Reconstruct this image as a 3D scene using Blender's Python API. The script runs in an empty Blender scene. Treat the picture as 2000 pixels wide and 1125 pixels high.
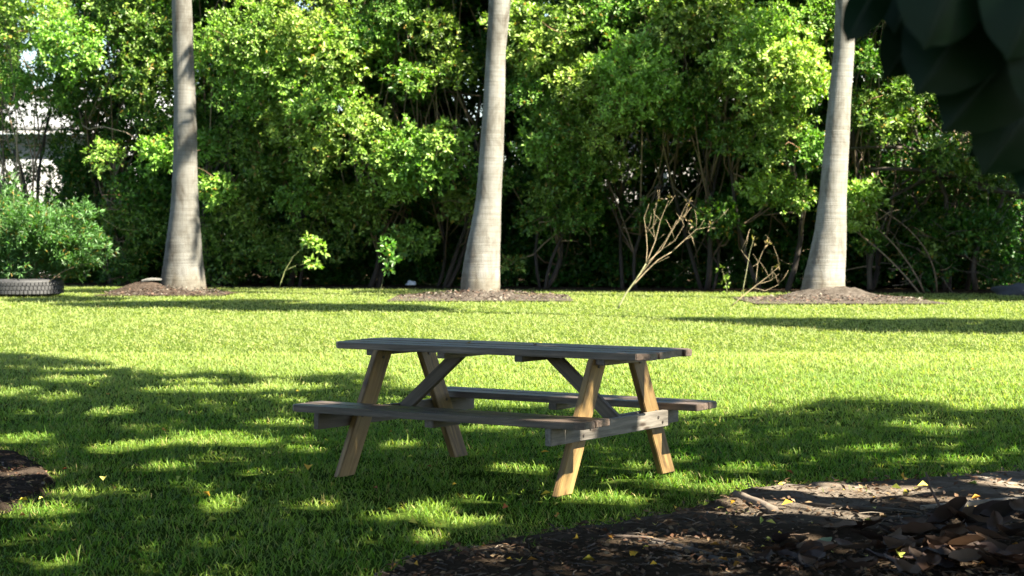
import bpy, bmesh, math, random
import numpy as np
from mathutils import Vector, Matrix, noise

# ---------------------------------------------------------------- camera, sky, sun
S = bpy.context.scene
COL = S.collection
F, CAMH, PITCH = 3626.1, 1.3484, 0.0269            # focal length in photo pixels, eye height, downward pitch
cam = bpy.data.cameras.new('camera'); camo = bpy.data.objects.new('camera', cam); COL.objects.link(camo)
cam.sensor_width = 36.0; cam.lens = F / 2000 * 36.0; cam.clip_start = 0.1; cam.clip_end = 1500
camo.location = (0, 0, CAMH); camo.rotation_euler = (math.pi / 2 - PITCH, 0, 0)
cam.dof.use_dof = True; cam.dof.focus_distance = 10.9; cam.dof.aperture_fstop = 6.0
S.camera = camo

AZ, ELEV = math.radians(32), math.radians(50)      # sun from the right, a little behind the camera
SUN = Vector((math.cos(AZ) * math.cos(ELEV), -math.sin(AZ) * math.cos(ELEV), math.sin(ELEV)))
KX, KY = SUN.x / SUN.z, SUN.y / SUN.z              # horizontal travel of a sun ray per metre of height
W = bpy.data.worlds.new('World'); S.world = W; W.use_nodes = True
nt = W.node_tree; sky = nt.nodes.new('ShaderNodeTexSky'); sky.sky_type = 'NISHITA'; sky.sun_disc = False
sky.sun_elevation = ELEV; sky.sun_rotation = math.atan2(SUN.x, SUN.y)
nt.links.new(sky.outputs[0], nt.nodes['Background'].inputs[0]); nt.nodes['Background'].inputs[1].default_value = 0.05
sl = bpy.data.lights.new('sun', 'SUN'); sl.energy = 5.0; sl.angle = math.radians(0.53); sl.color = (1.0, 0.92, 0.74)
so = bpy.data.objects.new('sun', sl); COL.objects.link(so); so.rotation_euler = SUN.to_track_quat('Z', 'Y').to_euler()
S.view_settings.view_transform = 'Standard'; S.view_settings.look = 'None'
S.view_settings.exposure = 3.0; S.view_settings.gamma = 1; S.view_settings.use_curve_mapping = False

rng = np.random.default_rng(7); random.seed(7)
R = math.radians
# ---------------------------------------------------------------- helpers
def gp(px, py, z=0.0):                              # point of the ground seen at a photo pixel
    a = math.atan2(py - 562.5, F) + PITCH
    y = (CAMH - z) / math.tan(a)
    return at(px, py, y)
def at(px, py, y):                                  # point at distance y seen at a photo pixel
    c, s = math.cos(PITCH), math.sin(PITCH)
    v = -(py - 562.5) / F                           # up/forward in camera
    t = y / (c + v * s)
    return Vector(((px - 1000) / F * t, y, CAMH + t * (v * c - s)))
def topx(P):                                        # numpy: world -> photo pixels
    P = np.asarray(P, float); c, s = math.cos(PITCH), math.sin(PITCH)
    z = P[..., 2] - CAMH; zc = P[..., 1] * c - z * s; yc = P[..., 1] * s + z * c
    zc = np.where(zc < 0.1, 0.1, zc)
    return 1000 + F * P[..., 0] / zc, 562.5 - F * yc / zc

def tag(o, label=None, cat=None, group=None, kind=None):
    for k, v in (('label', label), ('category', cat), ('group', group), ('kind', kind)):
        if v: o[k] = v
    return o
def empty(name, loc=(0, 0, 0), rz=0, **k):
    o = bpy.data.objects.new(name, None); COL.objects.link(o); o.location = loc; o.rotation_euler = (0, 0, rz)
    o.empty_display_size = .3
    return tag(o, **k)
def link(name, me, mat=None, parent=None, smooth=False):
    o = bpy.data.objects.new(name, me); COL.objects.link(o)
    if mat is not None and not me.materials: me.materials.append(mat)
    if parent: o.parent = parent
    if smooth: me.polygons.foreach_set('use_smooth', [True] * len(me.polygons))
    return o
def npmesh(name, V, Fc, n, col=None):               # V (k,3), Fc (m,n) faces all with n corners
    me = bpy.data.meshes.new(name); V = np.asarray(V, np.float32); Fc = np.asarray(Fc, np.int32)
    me.vertices.add(len(V)); me.vertices.foreach_set('co', V.ravel())
    me.loops.add(Fc.size); me.loops.foreach_set('vertex_index', Fc.ravel())
    me.polygons.add(len(Fc)); me.polygons.foreach_set('loop_start', np.arange(len(Fc), dtype=np.int32) * n)
    try: me.polygons.foreach_set('loop_total', np.full(len(Fc), n, np.int32))
    except Exception: pass
    me.update(calc_edges=True)
    if col is not None:
        a = me.attributes.new('col', 'FLOAT_COLOR', 'POINT')
        c = np.ones((len(V), 4), np.float32); c[:, :3] = col; a.data.foreach_set('color', c.ravel())
    return me
class Soup:
    def __init__(s): s.v = []; s.f = []; s.c = []; s.n = 0
    def tube(s, pts, rad, sides=6, col=(1, 1, 1), cap=True):
        pts = [Vector(p) for p in pts]; m = len(pts); prev = None
        for i, p in enumerate(pts):
            d = (pts[min(i + 1, m - 1)] - pts[max(i - 1, 0)]); d = d.normalized() if d.length > 1e-9 else Vector((0, 0, 1))
            a = prev if prev is not None else (Vector((1, 0, 0)) if abs(d.x) < .8 else Vector((0, 1, 0)))
            a = (a - d * a.dot(d)).normalized(); b = d.cross(a); prev = a
            for k in range(sides):
                t = 2 * math.pi * k / sides
                s.v.append(p + (a * math.cos(t) + b * math.sin(t)) * rad[i]); s.c.append(col)
        for i in range(m - 1):
            for k in range(sides):
                k2 = (k + 1) % sides; q = s.n + i * sides
                s.f.append((q + k, q + k2, q + sides + k2, q + sides + k))
        if cap:
            s.f.append(tuple(s.n + k for k in range(sides))[::-1]); s.f.append(tuple(s.n + (m - 1) * sides + k for k in range(sides)))
        s.n += m * sides
    def add(s, V, Fs, col=(1, 1, 1)):
        for v in V: s.v.append(Vector(v)); s.c.append(col)
        for f in Fs: s.f.append(tuple(s.n + i for i in f))
        s.n += len(V)
    def mesh(s, name):
        me = bpy.data.meshes.new(name); me.from_pydata([tuple(v) for v in s.v], [], s.f)
        a = me.attributes.new('col', 'FLOAT_COLOR', 'POINT')
        a.data.foreach_set('color', np.concatenate([np.array(s.c, np.float32).reshape(-1, 3), np.ones((len(s.c), 1), np.float32)], 1).ravel())
        me.update(); return me
def nrm(a): return a / np.maximum(np.linalg.norm(a, axis=-1, keepdims=True), 1e-9)
def leafsoup(name, C, D, N, L, Wd, col, fold=.12, curl=.0):
    """leaves: base C, direction D, normal N, length L, width Wd; six points, two quads folded along the midrib"""
    n = len(C); D = nrm(D); Sd = nrm(np.cross(D, N)); N = np.cross(Sd, D)
    L = np.broadcast_to(L, n)[:, None]; Wd = np.broadcast_to(Wd, n)[:, None]
    tip = C + D * L - N * L * curl
    V = np.stack([C, C + D * L * .5 + Sd * Wd * .5 + N * Wd * fold, tip, C + D * L * .5 - Sd * Wd * .5 + N * Wd * fold], 1).reshape(-1, 3)
    i = np.arange(n)[:, None] * 4
    Fc = np.concatenate([i + [0, 1, 2], i + [0, 2, 3]], 1).reshape(-1, 3)
    return npmesh(name, V, Fc, 3, np.repeat(col, 4, 0))
def rdir(n): return nrm(rng.normal(size=(n, 3)))

# ---------------------------------------------------------------- materials
def new_mat(name):
    m = bpy.data.materials.new(name); m.use_nodes = True; t = m.node_tree; b = t.nodes['Principled BSDF']; return m, t, b
def n_(t, typ, **k):
    n = t.nodes.new(typ)
    for a, v in k.items():
        if a in n.inputs: n.inputs[a].default_value = v
        else: setattr(n, a, v)
    return n
def coords(t, scale=(1, 1, 1), kind='Object'):
    tc = t.nodes.new('ShaderNodeTexCoord'); mp = t.nodes.new('ShaderNodeMapping'); mp.inputs['Scale'].default_value = scale
    t.links.new(tc.outputs[kind], mp.inputs[0]); return mp.outputs[0]
def ramp(t, fac, stops):
    r = t.nodes.new('ShaderNodeValToRGB'); e = r.color_ramp.elements
    while len(e) < len(stops): e.new(.5)
    for k, (p, c) in enumerate(stops): e[k].position = p; e[k].color = (*c, 1) if len(c) == 3 else c
    t.links.new(fac, r.inputs[0]); return r.outputs[0]
def noi(t, vec, scale, detail=5, rough=.6, dist=0):
    n = t.nodes.new('ShaderNodeTexNoise'); n.inputs['Scale'].default_value = scale; n.inputs['Detail'].default_value = detail
    n.inputs['Roughness'].default_value = rough; n.inputs['Distortion'].default_value = dist
    t.links.new(vec, n.inputs['Vector']); return n.outputs[0]
def mixc(t, fac, a, b, mode='MIX'):
    m = t.nodes.new('ShaderNodeMix'); m.data_type = 'RGBA'; m.blend_type = mode
    for s, v in ((m.inputs[0], fac), (m.inputs[6], a), (m.inputs[7], b)):
        if hasattr(v, 'is_output'): t.links.new(v, s)
        elif isinstance(v, tuple): s.default_value = (*v, 1)
        else: s.default_value = v
    return m.outputs[2]
def bump(t, b, h, strength=.4, dist=.01):
    n = t.nodes.new('ShaderNodeBump'); n.inputs['Strength'].default_value = strength; n.inputs['Distance'].default_value = dist
    t.links.new(h, n.inputs['Height']); t.links.new(n.outputs[0], b.inputs['Normal'])

def leaf_mat(name, transl=.4, rough=.42, spec=.45, tint=(1.25, 1.35, .45), base=None):
    m, t, b = new_mat(name)
    if base is None:
        a = t.nodes.new('ShaderNodeAttribute'); a.attribute_name = 'col'; c = a.outputs['Color']
    else:
        c = mixc(t, noi(t, coords(t), 30), base, tuple(x * 1.5 for x in base))
    t.links.new(c, b.inputs['Base Color']); b.inputs['Roughness'].default_value = rough; b.inputs['Specular IOR Level'].default_value = spec
    tr = t.nodes.new('ShaderNodeBsdfTranslucent'); t.links.new(mixc(t, 1.0, c, tint, 'MULTIPLY'), tr.inputs[0])
    ms = t.nodes.new('ShaderNodeMixShader'); ms.inputs[0].default_value = transl
    t.links.new(b.outputs[0], ms.inputs[1]); t.links.new(tr.outputs[0], ms.inputs[2])
    t.links.new(ms.outputs[0], t.nodes['Material Output'].inputs[0]); return m
M = {}
M['leaf'] = leaf_mat('broad_leaf', .34, .40, .36, (1.05, 1.4, .3))
M['grass'] = leaf_mat('grass_blade', .5, .5, .14, (1.2, 1.3, .4))
M['litter'] = leaf_mat('litter', .15, .7, .2, (1, 1, 1))
M['thick_leaf'] = leaf_mat('thick_leaf', .02, .42, .09, (1, 1, .4), base=(.0025, .0095, .003))
def bark_mat(name, c1, c2, sc=(6, 6, 1.5), bs=.6, bd=.02):
    m, t, b = new_mat(name); v = coords(t, sc); f = noi(t, v, 2.5, 8, .65, .4)
    t.links.new(ramp(t, f, [(.3, c1), (.7, c2)]), b.inputs['Base Color']); b.inputs['Roughness'].default_value = .9
    bump(t, b, f, bs, bd); return m
M['bark'] = bark_mat('bark', (.016, .012, .009), (.045, .034, .026))
def attr_bark():
    m, t, b = new_mat('twig_bark'); a = t.nodes.new('ShaderNodeAttribute'); a.attribute_name = 'col'
    f = noi(t, coords(t), 14, 4); t.links.new(mixc(t, 1.0, a.outputs['Color'], ramp(t, f, [(.3, (.6, .6, .6)), (.7, (1.25, 1.2, 1.15))]), 'MULTIPLY'), b.inputs['Base Color'])
    b.inputs['Roughness'].default_value = .85; return m
M['twig'] = attr_bark()
def palm_mat():
    m, t, b = new_mat('palm_trunk'); 
    rings = noi(t, coords(t, (.6, .6, 26)), 1.6, 3, .6, .1)
    fine = noi(t, coords(t, (3, 3, 60)), 2.2, 4, .7, .2)
    streak = noi(t, coords(t, (26, 26, .9)), 1.5, 5, .65, .2)
    blotch = noi(t, coords(t, (1.6, 1.6, .8)), 1.4, 5, .65, .6)
    c = ramp(t, blotch, [(.34, (.080, .071, .060)), (.48, (.150, .145, .134)), (.62, (.19, .186, .178)), (.8, (.155, .160, .150))])
    c = mixc(t, .55, c, ramp(t, rings, [(.33, (.62, .58, .52)), (.5, (1, 1, 1)), (.75, (1.08, 1.06, 1.03))]), 'MULTIPLY')
    c = mixc(t, .75, c, ramp(t, streak, [(.3, (.68, .63, .57)), (.52, (1, 1, 1))]), 'MULTIPLY')
    c = mixc(t, .35, c, ramp(t, fine, [(.35, (.7, .67, .62)), (.55, (1.05, 1.05, 1.05))]), 'MULTIPLY')
    zz = t.nodes.new('ShaderNodeSeparateXYZ'); t.links.new(coords(t), zz.inputs[0]); za = t.nodes.new('ShaderNodeMath'); za.operation = 'MULTIPLY_ADD'; za.inputs[1].default_value = .9; t.links.new(zz.outputs['Z'], za.inputs[0]); t.links.new(noi(t, coords(t), 1.7, 6, .7, .5), za.inputs[2])
    c = mixc(t, 1.0, c, ramp(t, za.outputs[0], [(.45, (.62, .52, .42)), (.85, (.92, .88, .8)), (1.0, (1, 1, 1))]), 'MULTIPLY')   # earth splash and algae low on the stem
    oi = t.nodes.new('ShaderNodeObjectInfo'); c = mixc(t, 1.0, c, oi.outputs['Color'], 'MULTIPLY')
    t.links.new(c, b.inputs['Base Color']); b.inputs['Roughness'].default_value = .85; b.inputs['Specular IOR Level'].default_value = .25
    a = t.nodes.new('ShaderNodeMath'); a.operation = 'ADD'; t.links.new(rings, a.inputs[0]); t.links.new(streak, a.inputs[1])
    bump(t, b, a.outputs[0], .5, .015); return m
M['palm'] = palm_mat()
def wood(name, dark, light, dirt=(.5, .5, .5), sc=1.0, stain=.5, rough=.6):
    m, t, b = new_mat(name); oi = t.nodes.new('ShaderNodeObjectInfo')
    tc = t.nodes.new('ShaderNodeTexCoord'); ad = t.nodes.new('ShaderNodeVectorMath'); ad.operation = 'ADD'
    sp = t.nodes.new('ShaderNodeVectorMath'); sp.operation = 'SCALE'; sp.inputs[0].default_value = (13.1, 7.7, 5.3); t.links.new(oi.outputs['Random'], sp.inputs['Scale'])
    t.links.new(tc.outputs['Object'], ad.inputs[0]); t.links.new(sp.outputs[0], ad.inputs[1])
    def mp(s):
        q = t.nodes.new('ShaderNodeMapping'); q.inputs['Scale'].default_value = s; t.links.new(ad.outputs[0], q.inputs[0]); return q.outputs[0]
    grain = noi(t, mp((1.2, 24, 24)), 2.2 * sc, 6, .65, .5); big = noi(t, mp((1.2, 5, 5)), 2, 5, .6, .8)
    c = ramp(t, grain, [(.3, dark), (.68, light)])
    c = mixc(t, stain, c, ramp(t, big, [(.32, dirt), (.6, (1.05, 1.05, 1.05))]), 'MULTIPLY')
    hs = t.nodes.new('ShaderNodeHueSaturation'); mr = t.nodes.new('ShaderNodeMapRange'); mr.inputs['To Min'].default_value = .62; mr.inputs['To Max'].default_value = 1.15
    t.links.new(oi.outputs['Random'], mr.inputs[0]); t.links.new(mr.outputs[0], hs.inputs['Value']); t.links.new(c, hs.inputs['Color'])
    kn = t.nodes.new('ShaderNodeTexVoronoi'); kn.inputs['Scale'].default_value = 1; t.links.new(mp((3.2, 9, 9)), kn.inputs['Vector'])
    knot = mixc(t, 1.0, hs.outputs[0], ramp(t, kn.outputs['Distance'], [(.06, (.28, .2, .15)), (.12, (.75, .7, .65)), (.16, (1, 1, 1))]), 'MULTIPLY')
    t.links.new(knot, b.inputs['Base Color']); b.inputs['Roughness'].default_value = rough; b.inputs['Specular IOR Level'].default_value = .5
    bump(t, b, grain, .6, .004); return m
M['grey_wood'] = wood('weathered_wood', (.016, .010, .007), (.135, .100, .080), (.42, .36, .33), rough=.42, stain=.8)
M['tan_wood'] = wood('tan_wood', (.100, .058, .018), (.250, .160, .056), (.32, .25, .2), stain=.85)
M['pale_wood'] = wood('pale_weathered_wood', (.060, .052, .044), (.160, .144, .125), (.3, .29, .28), stain=.85)
M['brace_wood'] = wood('brown_wood', (.045, .032, .022), (.12, .088, .06))
def plain(name, c, rough=.6, metal=0, var=.25, sc=8):
    m, t, b = new_mat(name); f = noi(t, coords(t), sc, 6, .65)
    t.links.new(ramp(t, f, [(.3, tuple(x * (1 - var) for x in c)), (.7, tuple(min(1, x * (1 + var)) for x in c))]), b.inputs['Base Color'])
    b.inputs['Roughness'].default_value = rough; b.inputs['Metallic'].default_value = metal; bump(t, b, f, .25, .01); return m
M['bolt'] = plain('rusty_bolt', (.06, .05, .045), .5, .6)
M['rubber'] = plain('old_rubber', (.018, .018, .02), .7, 0, .4, 6)
M['rubber_worn'] = plain('scuffed_rubber', (.035, .035, .036), .8, 0, .5, 14)
M['wall_white'] = plain('white_wall_paint', (.42, .435, .46), .8, 0, .06, 1.5)
M['wall_grey'] = plain('pale_grey_siding', (.26, .26, .25), .8, 0, .1, 2)
M['roof'] = plain('grey_roof', (.16, .165, .175), .85, 0, .2, 4)
M['trim'] = plain('white_trim', (.45, .45, .46), .6, 0, .04, 2)
M['glass'] = plain('dark_window_glass', (.03, .04, .05), .1, 0, .2, 1)
M['stone'] = plain('grey_stone', (.025, .028, .034), .85, 0, .3, 8)
M['bag'] = plain('white_plastic', (.35, .37, .4), .4, 0, .08, 8)
def soil_mat(name, stops, sc=3.0, bd=.03, dark=None):
    m, t, b = new_mat(name); v = coords(t); f = noi(t, v, sc, 10, .7, .3); g = noi(t, v, sc * 14, 6, .7)
    c = ramp(t, f, stops)
    if dark: 
        sx = t.nodes.new('ShaderNodeSeparateXYZ'); t.links.new(v, sx.inputs[0]); mr = t.nodes.new('ShaderNodeMath'); mr.operation = 'MULTIPLY_ADD'; mr.inputs[1].default_value = .42; mr.inputs[2].default_value = -3.9; t.links.new(sx.outputs['Y'], mr.inputs[0])
        ad = t.nodes.new('ShaderNodeMath'); ad.operation = 'ADD'; ad.use_clamp = True; t.links.new(mr.outputs[0], ad.inputs[0]); t.links.new(noi(t, v, 1.3, 6, .6), ad.inputs[1]); c = mixc(t, ad.outputs[0], dark, c)
    c = mixc(t, .6, c, ramp(t, g, [(.3, (.45, .42, .4)), (.6, (1.1, 1.08, 1.05))]), 'MULTIPLY')
    t.links.new(c, b.inputs['Base Color']); b.inputs['Roughness'].default_value = 1.0; b.inputs['Specular IOR Level'].default_value = .0
    bump(t, b, g, .8, bd); return m
M['soil'] = soil_mat('sandy_soil', [(.3, (.045, .032, .023)), (.47, (.120, .098, .080)), (.66, (.225, .205, .180))], 1.6, dark=(.040, .030, .022))
M['earth'] = soil_mat('turf_earth', [(.3, (.022, .034, .007)), (.7, (.045, .075, .012))], 1.2)
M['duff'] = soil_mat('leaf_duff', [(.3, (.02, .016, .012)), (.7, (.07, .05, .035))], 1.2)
M['mulch'] = soil_mat('mulch', [(.3, (.032, .027, .022)), (.55, (.070, .060, .052)), (.75, (.125, .112, .100))], 5)
M['dark_mulch'] = soil_mat('dark_mulch', [(.3, (.02, .016, .013)), (.6, (.055, .042, .034)), (.8, (.11, .085, .065))], 6)

# ---------------------------------------------------------------- sky backdrop is the world; ground
def grid_mesh(name, x0, x1, y0, y1, nx, ny, fz):
    xs = np.linspace(x0, x1, nx); ys = np.linspace(y0, y1, ny); X, Y = np.meshgrid(xs, ys); Z = fz(X, Y)
    V = np.stack([X, Y, Z], -1).reshape(-1, 3); i = (np.arange(ny - 1)[:, None] * nx + np.arange(nx - 1)[None]).ravel()[:, None]
    return npmesh(name, V, i + [0, 1, nx + 1, nx], 4)
HX0, HX1 = 56.0, 45.6            # distance of the hedge line at the left / right frame edge
def hedge_y(px): return np.interp(px, [-400, 0, 700, 1400, 2000, 2600], [56, 53.5, 50.5, 47.0, 45.4, 45])
g = link('ground', grid_mesh('ground', -400, 400, -200, 900, 41, 56, lambda X, Y: X * 0 - .03), M['earth']); tag(g, kind='structure')
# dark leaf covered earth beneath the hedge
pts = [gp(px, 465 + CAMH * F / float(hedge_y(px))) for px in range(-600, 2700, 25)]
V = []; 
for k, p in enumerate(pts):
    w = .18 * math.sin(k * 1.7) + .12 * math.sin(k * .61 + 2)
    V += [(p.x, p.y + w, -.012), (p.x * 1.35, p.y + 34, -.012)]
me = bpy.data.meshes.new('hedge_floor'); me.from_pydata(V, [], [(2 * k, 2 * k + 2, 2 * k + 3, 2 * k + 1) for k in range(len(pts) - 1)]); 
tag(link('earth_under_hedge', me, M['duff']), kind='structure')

def inpoly(X, Y, poly):
    inside = np.zeros(X.shape, bool); n = len(poly)
    for i in range(n):
        (x1, y1), (x2, y2) = poly[i], poly[(i + 1) % n]
        c = ((y1 > Y) != (y2 > Y)) & (X < (x2 - x1) * (Y - y1) / (y2 - y1 + 1e-12) + x1); inside ^= c
    return inside
def edgedist(X, Y, poly):
    d = np.full(X.shape, 1e9)
    for i in range(len(poly)):
        (x1, y1), (x2, y2) = poly[i], poly[(i + 1) % len(poly)]; dx, dy = x2 - x1, y2 - y1
        t = np.clip(((X - x1) * dx + (Y - y1) * dy) / (dx * dx + dy * dy + 1e-12), 0, 1)
        d = np.minimum(d, np.hypot(X - x1 - t * dx, Y - y1 - t * dy))
    return d
def snoise(X, Y, s, seed=0):                        # cheap smooth noise, about -1..1
    r = np.random.default_rng(seed); out = 0
    for k in range(5):
        a, ph = r.uniform(0, 6.28), r.uniform(0, 6.28, 2); f = s * r.uniform(.7, 1.6)
        out = out + np.sin((X * math.cos(a) + Y * math.sin(a)) * f + ph[0]) * np.cos((X * math.sin(a) - Y * math.cos(a)) * f * .8 + ph[1])
    return out / 2.6
def wpoly(l): return [(gp(*p).x, gp(*p).y) for p in l]
soilR = wpoly([(700, 1150), (800, 1098), (900, 1078), (1000, 1057), (1100, 1040), (1190, 1026), (1300, 1008), (1390, 985), (1450, 962), (1520, 950),
               (1620, 946), (1720, 944), (1820, 938), (1900, 930), (2000, 924), (2300, 915), (2700, 940)]) + [(9, 6), (6, 3), (0, 2.5), (-1.6, 5.5)]
soilL = wpoly([(-250, 905), (-60, 884), (30, 884), (75, 908), (100, 940), (60, 975), (0, 992), (-120, 1000), (-300, 970)])
def soil_z(X, Y, poly):
    d = edgedist(X, Y, poly); ins = inpoly(X, Y, poly)
    h = .016 + .022 * snoise(X, Y, 5, 3) * np.clip(d * 3, 0, 1) + .008 * snoise(X, Y, 17, 4)
    return np.where(ins, h * 1.0, -.028 - .0 * d)
def soil_h(x, y): return float(soil_z(np.array([x]), np.array([y]), soilR)[0])
tag(link('bare_soil', grid_mesh('bare_soil', -2.2, 9, 2.4, 14, 260, 260, lambda X, Y: np.where(inpoly(X, Y, soilR), soil_z(X, Y, soilR), -.036)), M['soil'], smooth=True), kind='structure')
tag(link('bare_soil_patch', grid_mesh('bare_soil_patch', -5.2, -2, 8.6, 12.5, 80, 80, lambda X, Y: np.where(inpoly(X, Y, soilL), soil_z(X, Y, soilL), -.036)), M['dark_mulch'], smooth=True), kind='structure')

# mounds at the palm feet (centre x, y, rx, ry, height, material)
P1, P2, P3 = gp(358, 573), gp(938, 579), gp(1606, 583)
P1.z = P2.z = P3.z = 0
mounds = [(P1.x - .35, P1.y - .15, 1.35, 1.3, .22, 'dark_mulch'), (P2.x + .05, P2.y - .55, 1.75, 2.1, .14, 'mulch'), (P3.x + .1, P3.y - .9, 1.75, 2.0, .09, 'mulch')]

# ---------------------------------------------------------------- lawn
def lawn():
    Vs, Fs, Cs = [], [], []; off = 0
    for (y0, y1, dens, hl, wd, seg, pad) in ((7.0, 13.5, 2600, .047, .0038, 2, .45), (13.5, 22, 1350, .052, .0052, 2, .6), (22, 33, 560, .055, .0085, 1, .8), (33, 57, 300, .055, .013, 1, 1.5)):
        hw = lambda y: .276 * y + pad
        n = int(dens * (.276 * (y1 * y1 - y0 * y0) + 2 * pad * (y1 - y0)))
        y = np.sqrt(rng.uniform(y0 * y0, y1 * y1, n)); x = rng.uniform(-1, 1, n) * hw(y)
        cl = snoise(x, y, 9, 11) + .7 * snoise(x, y, 23, 12)             # clumping
        keep = rng.uniform(size=n) < np.clip(.78 + .35 * cl, .25, 1)
        for poly in (soilR, soilL):
            ins = inpoly(x, y, poly); d = edgedist(x, y, poly) + .10 * snoise(x, y, 8, 5) + .16 * snoise(x, y, 17, 6) - .06
            keep &= ~(ins & (rng.uniform(size=n) > np.exp(-np.maximum(d, 0) * 11) * .9)) 
        px = 1000 + F * x / y
        keep &= y < hedge_y(px) + .15 * rng.normal(size=n)
        for (mx, my, rx, ry, h, _) in mounds:
            q = np.hypot((x - mx) / rx, (y - my) / ry) * (1 + .2 * snoise(x, y, 3, 8)); keep &= q > .78 + .42 * rng.uniform(-1, 1, n) * rng.uniform(0, 1, n)
        x, y, cl = x[keep], y[keep], cl[keep]; n = len(x)
        edge = np.minimum(edgedist(x, y, soilR), edgedist(x, y, soilL))
        L = hl * rng.uniform(.55, 1.35, n) * (1 + .18 * cl); L *= np.where(rng.uniform(size=n) < .03, 1.5, 1)
        a = rng.uniform(0, 6.283, n); lean = rng.uniform(.3, 1.5, n)
        D = np.stack([np.cos(a) * lean, np.sin(a) * lean, np.ones(n)], -1); D = nrm(D)
        b = a + rng.normal(0, .7, n) + math.pi / 2; Sd = np.stack([np.cos(b), np.sin(b), 0 * b], -1)
        C = np.stack([x, y, np.full(n, -.02)], -1); w = wd * rng.uniform(.7, 1.35, n)[:, None]; Ln = L[:, None]
        tip = C + D * Ln; tip[:, 2] -= .32 * L * lean; tip[:, :2] += .28 * (Ln * D[:, :2])
        t = rng.uniform(size=n); big = .5 + .5 * snoise(x, y, .9, 21); mid = snoise(x, y, 3.1, 22)
        g0 = np.array([.040, .140, .007]); g1 = np.array([.205, .275, .062]); g2 = np.array([.33, .29, .12])
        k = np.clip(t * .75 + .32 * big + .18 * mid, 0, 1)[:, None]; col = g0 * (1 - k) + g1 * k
        farm = np.clip((y - 12) / 12, 0, 1)[:, None] * .6; col = col * (1 - farm) + np.array([.34, .36, .165]) * farm  # far blades paled with distance, painting the sunlit lawn into their colour
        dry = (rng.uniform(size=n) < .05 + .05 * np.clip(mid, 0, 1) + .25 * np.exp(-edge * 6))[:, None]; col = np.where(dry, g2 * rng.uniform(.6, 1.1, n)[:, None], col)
        if seg == 2:
            m = C + D * Ln * .55
            V = np.stack([C - Sd * w * .5, C + Sd * w * .5, m + Sd * w * .5, m - Sd * w * .5, tip], 1).reshape(-1, 3); nv = 5
            i = np.arange(n)[:, None] * 5; f = np.concatenate([i + [0, 1, 2], i + [0, 2, 3], i + [3, 2, 4]], 1).reshape(-1, 3)
        else:
            V = np.stack([C - Sd * w * .5, C + Sd * w * .5, tip], 1).reshape(-1, 3); nv = 3
            f = np.arange(n)[:, None] * 3 + np.array([[0, 1, 2]])
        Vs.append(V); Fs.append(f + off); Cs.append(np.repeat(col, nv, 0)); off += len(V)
    me = npmesh('lawn_grass', np.concatenate(Vs), np.concatenate(Fs), 3, np.concatenate(Cs)); print('grass faces', len(me.polygons))
    tag(link('lawn_grass', me, M['grass']), kind='stuff')
lawn()

# ---------------------------------------------------------------- palms
def lathe_trunk(profile, ybase, Htop=11.5, sides=40):
    """profile: list of (py, left px, right px) from the top of the frame to the foot; returns Soup, top centre, top radius"""
    rows = []
    for (py, l, r) in profile:
        c = at((l + r) / 2, py, ybase); rad = (r - l) / 2 / F * ybase; rows.append((c.z, c.x, rad))
    rows.sort(); z = np.array([r[0] for r in rows]); X = np.array([r[1] for r in rows]); Rr = np.array([r[2] for r in rows])
    sl_ = (X[-1] - X[-3]) / (z[-1] - z[-3]); s = Soup(); zz = np.linspace(-.15, Htop, 150); P, RR = [], []
    for q in zz:
        if q <= z[-1]: cx, r = np.interp(q, z, X), np.interp(q, z, Rr)
        else: cx, r = X[-1] + sl_ * (q - z[-1]), Rr[-1] * (1 - .12 * (q - z[-1]) / (Htop - z[-1]))
        P.append((cx, ybase, q)); RR.append(r)
    k = np.ones(7) / 7; RR = np.concatenate([RR[:3], np.convolve(RR, k, 'valid'), RR[-3:]])
    RR = [r * (1 + .006 * math.sin(i * 2.3) + .006 * random.uniform(-1, 1)) for i, r in enumerate(RR)]
    s.tube(P, RR, sides, (1, 1, 1)); 
    nz = noise
    for i, v in enumerate(s.v):
        n1 = noise.noise(Vector((v.x * 1.3, v.y * 1.3, v.z * .9))) * .012; d = Vector((v.x - np.interp(v.z, z, X), v.y - ybase, 0))
        s.v[i] = v + d.normalized() * n1 if d.length > 0 else v
    return s, Vector(P[-1]), RR[-1]
def frond_mesh(seed, L=3.2):
    r = np.random.default_rng(seed); n = 90; u = np.linspace(.12, 1, n); drop = 1.5
    ax = lambda q: np.stack([q * L * (1 - .12 * q), 0 * q, .9 * L * .35 * np.sin(q * 1.9) - drop * q ** 2.4], -1)
    C = ax(u); Tn = nrm(ax(u + .01) - ax(u - .01))
    Cc, D, N, Ln = [], [], [], []
    for s in (-1, 1):
        d = Tn * .55 + np.array([0, s, 0]) + np.stack([0 * u, 0 * u, r.normal(-.25, .22, n)], -1)
        Cc.append(C); D.append(d); N.append(np.tile([0, 0, 1.], (n, 1)) + r.normal(0, .2, (n, 3))); Ln.append(.75 * np.sin(np.clip(u * 2.7, .3, 3.0)) + .12)
    col = np.tile([.05, .11, .02], (2 * n, 1)) * r.uniform(.7, 1.4, (2 * n, 1))
    return leafsoup('frond', np.concatenate(Cc), np.concatenate(D), np.concatenate(N), np.concatenate(Ln), .05, col, .1, .15), ax
fronds = [frond_mesh(k) for k in range(3)]
shaft_mat = plain('green_crownshaft', (.10, .20, .06), .4, 0, .15, 3)
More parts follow.
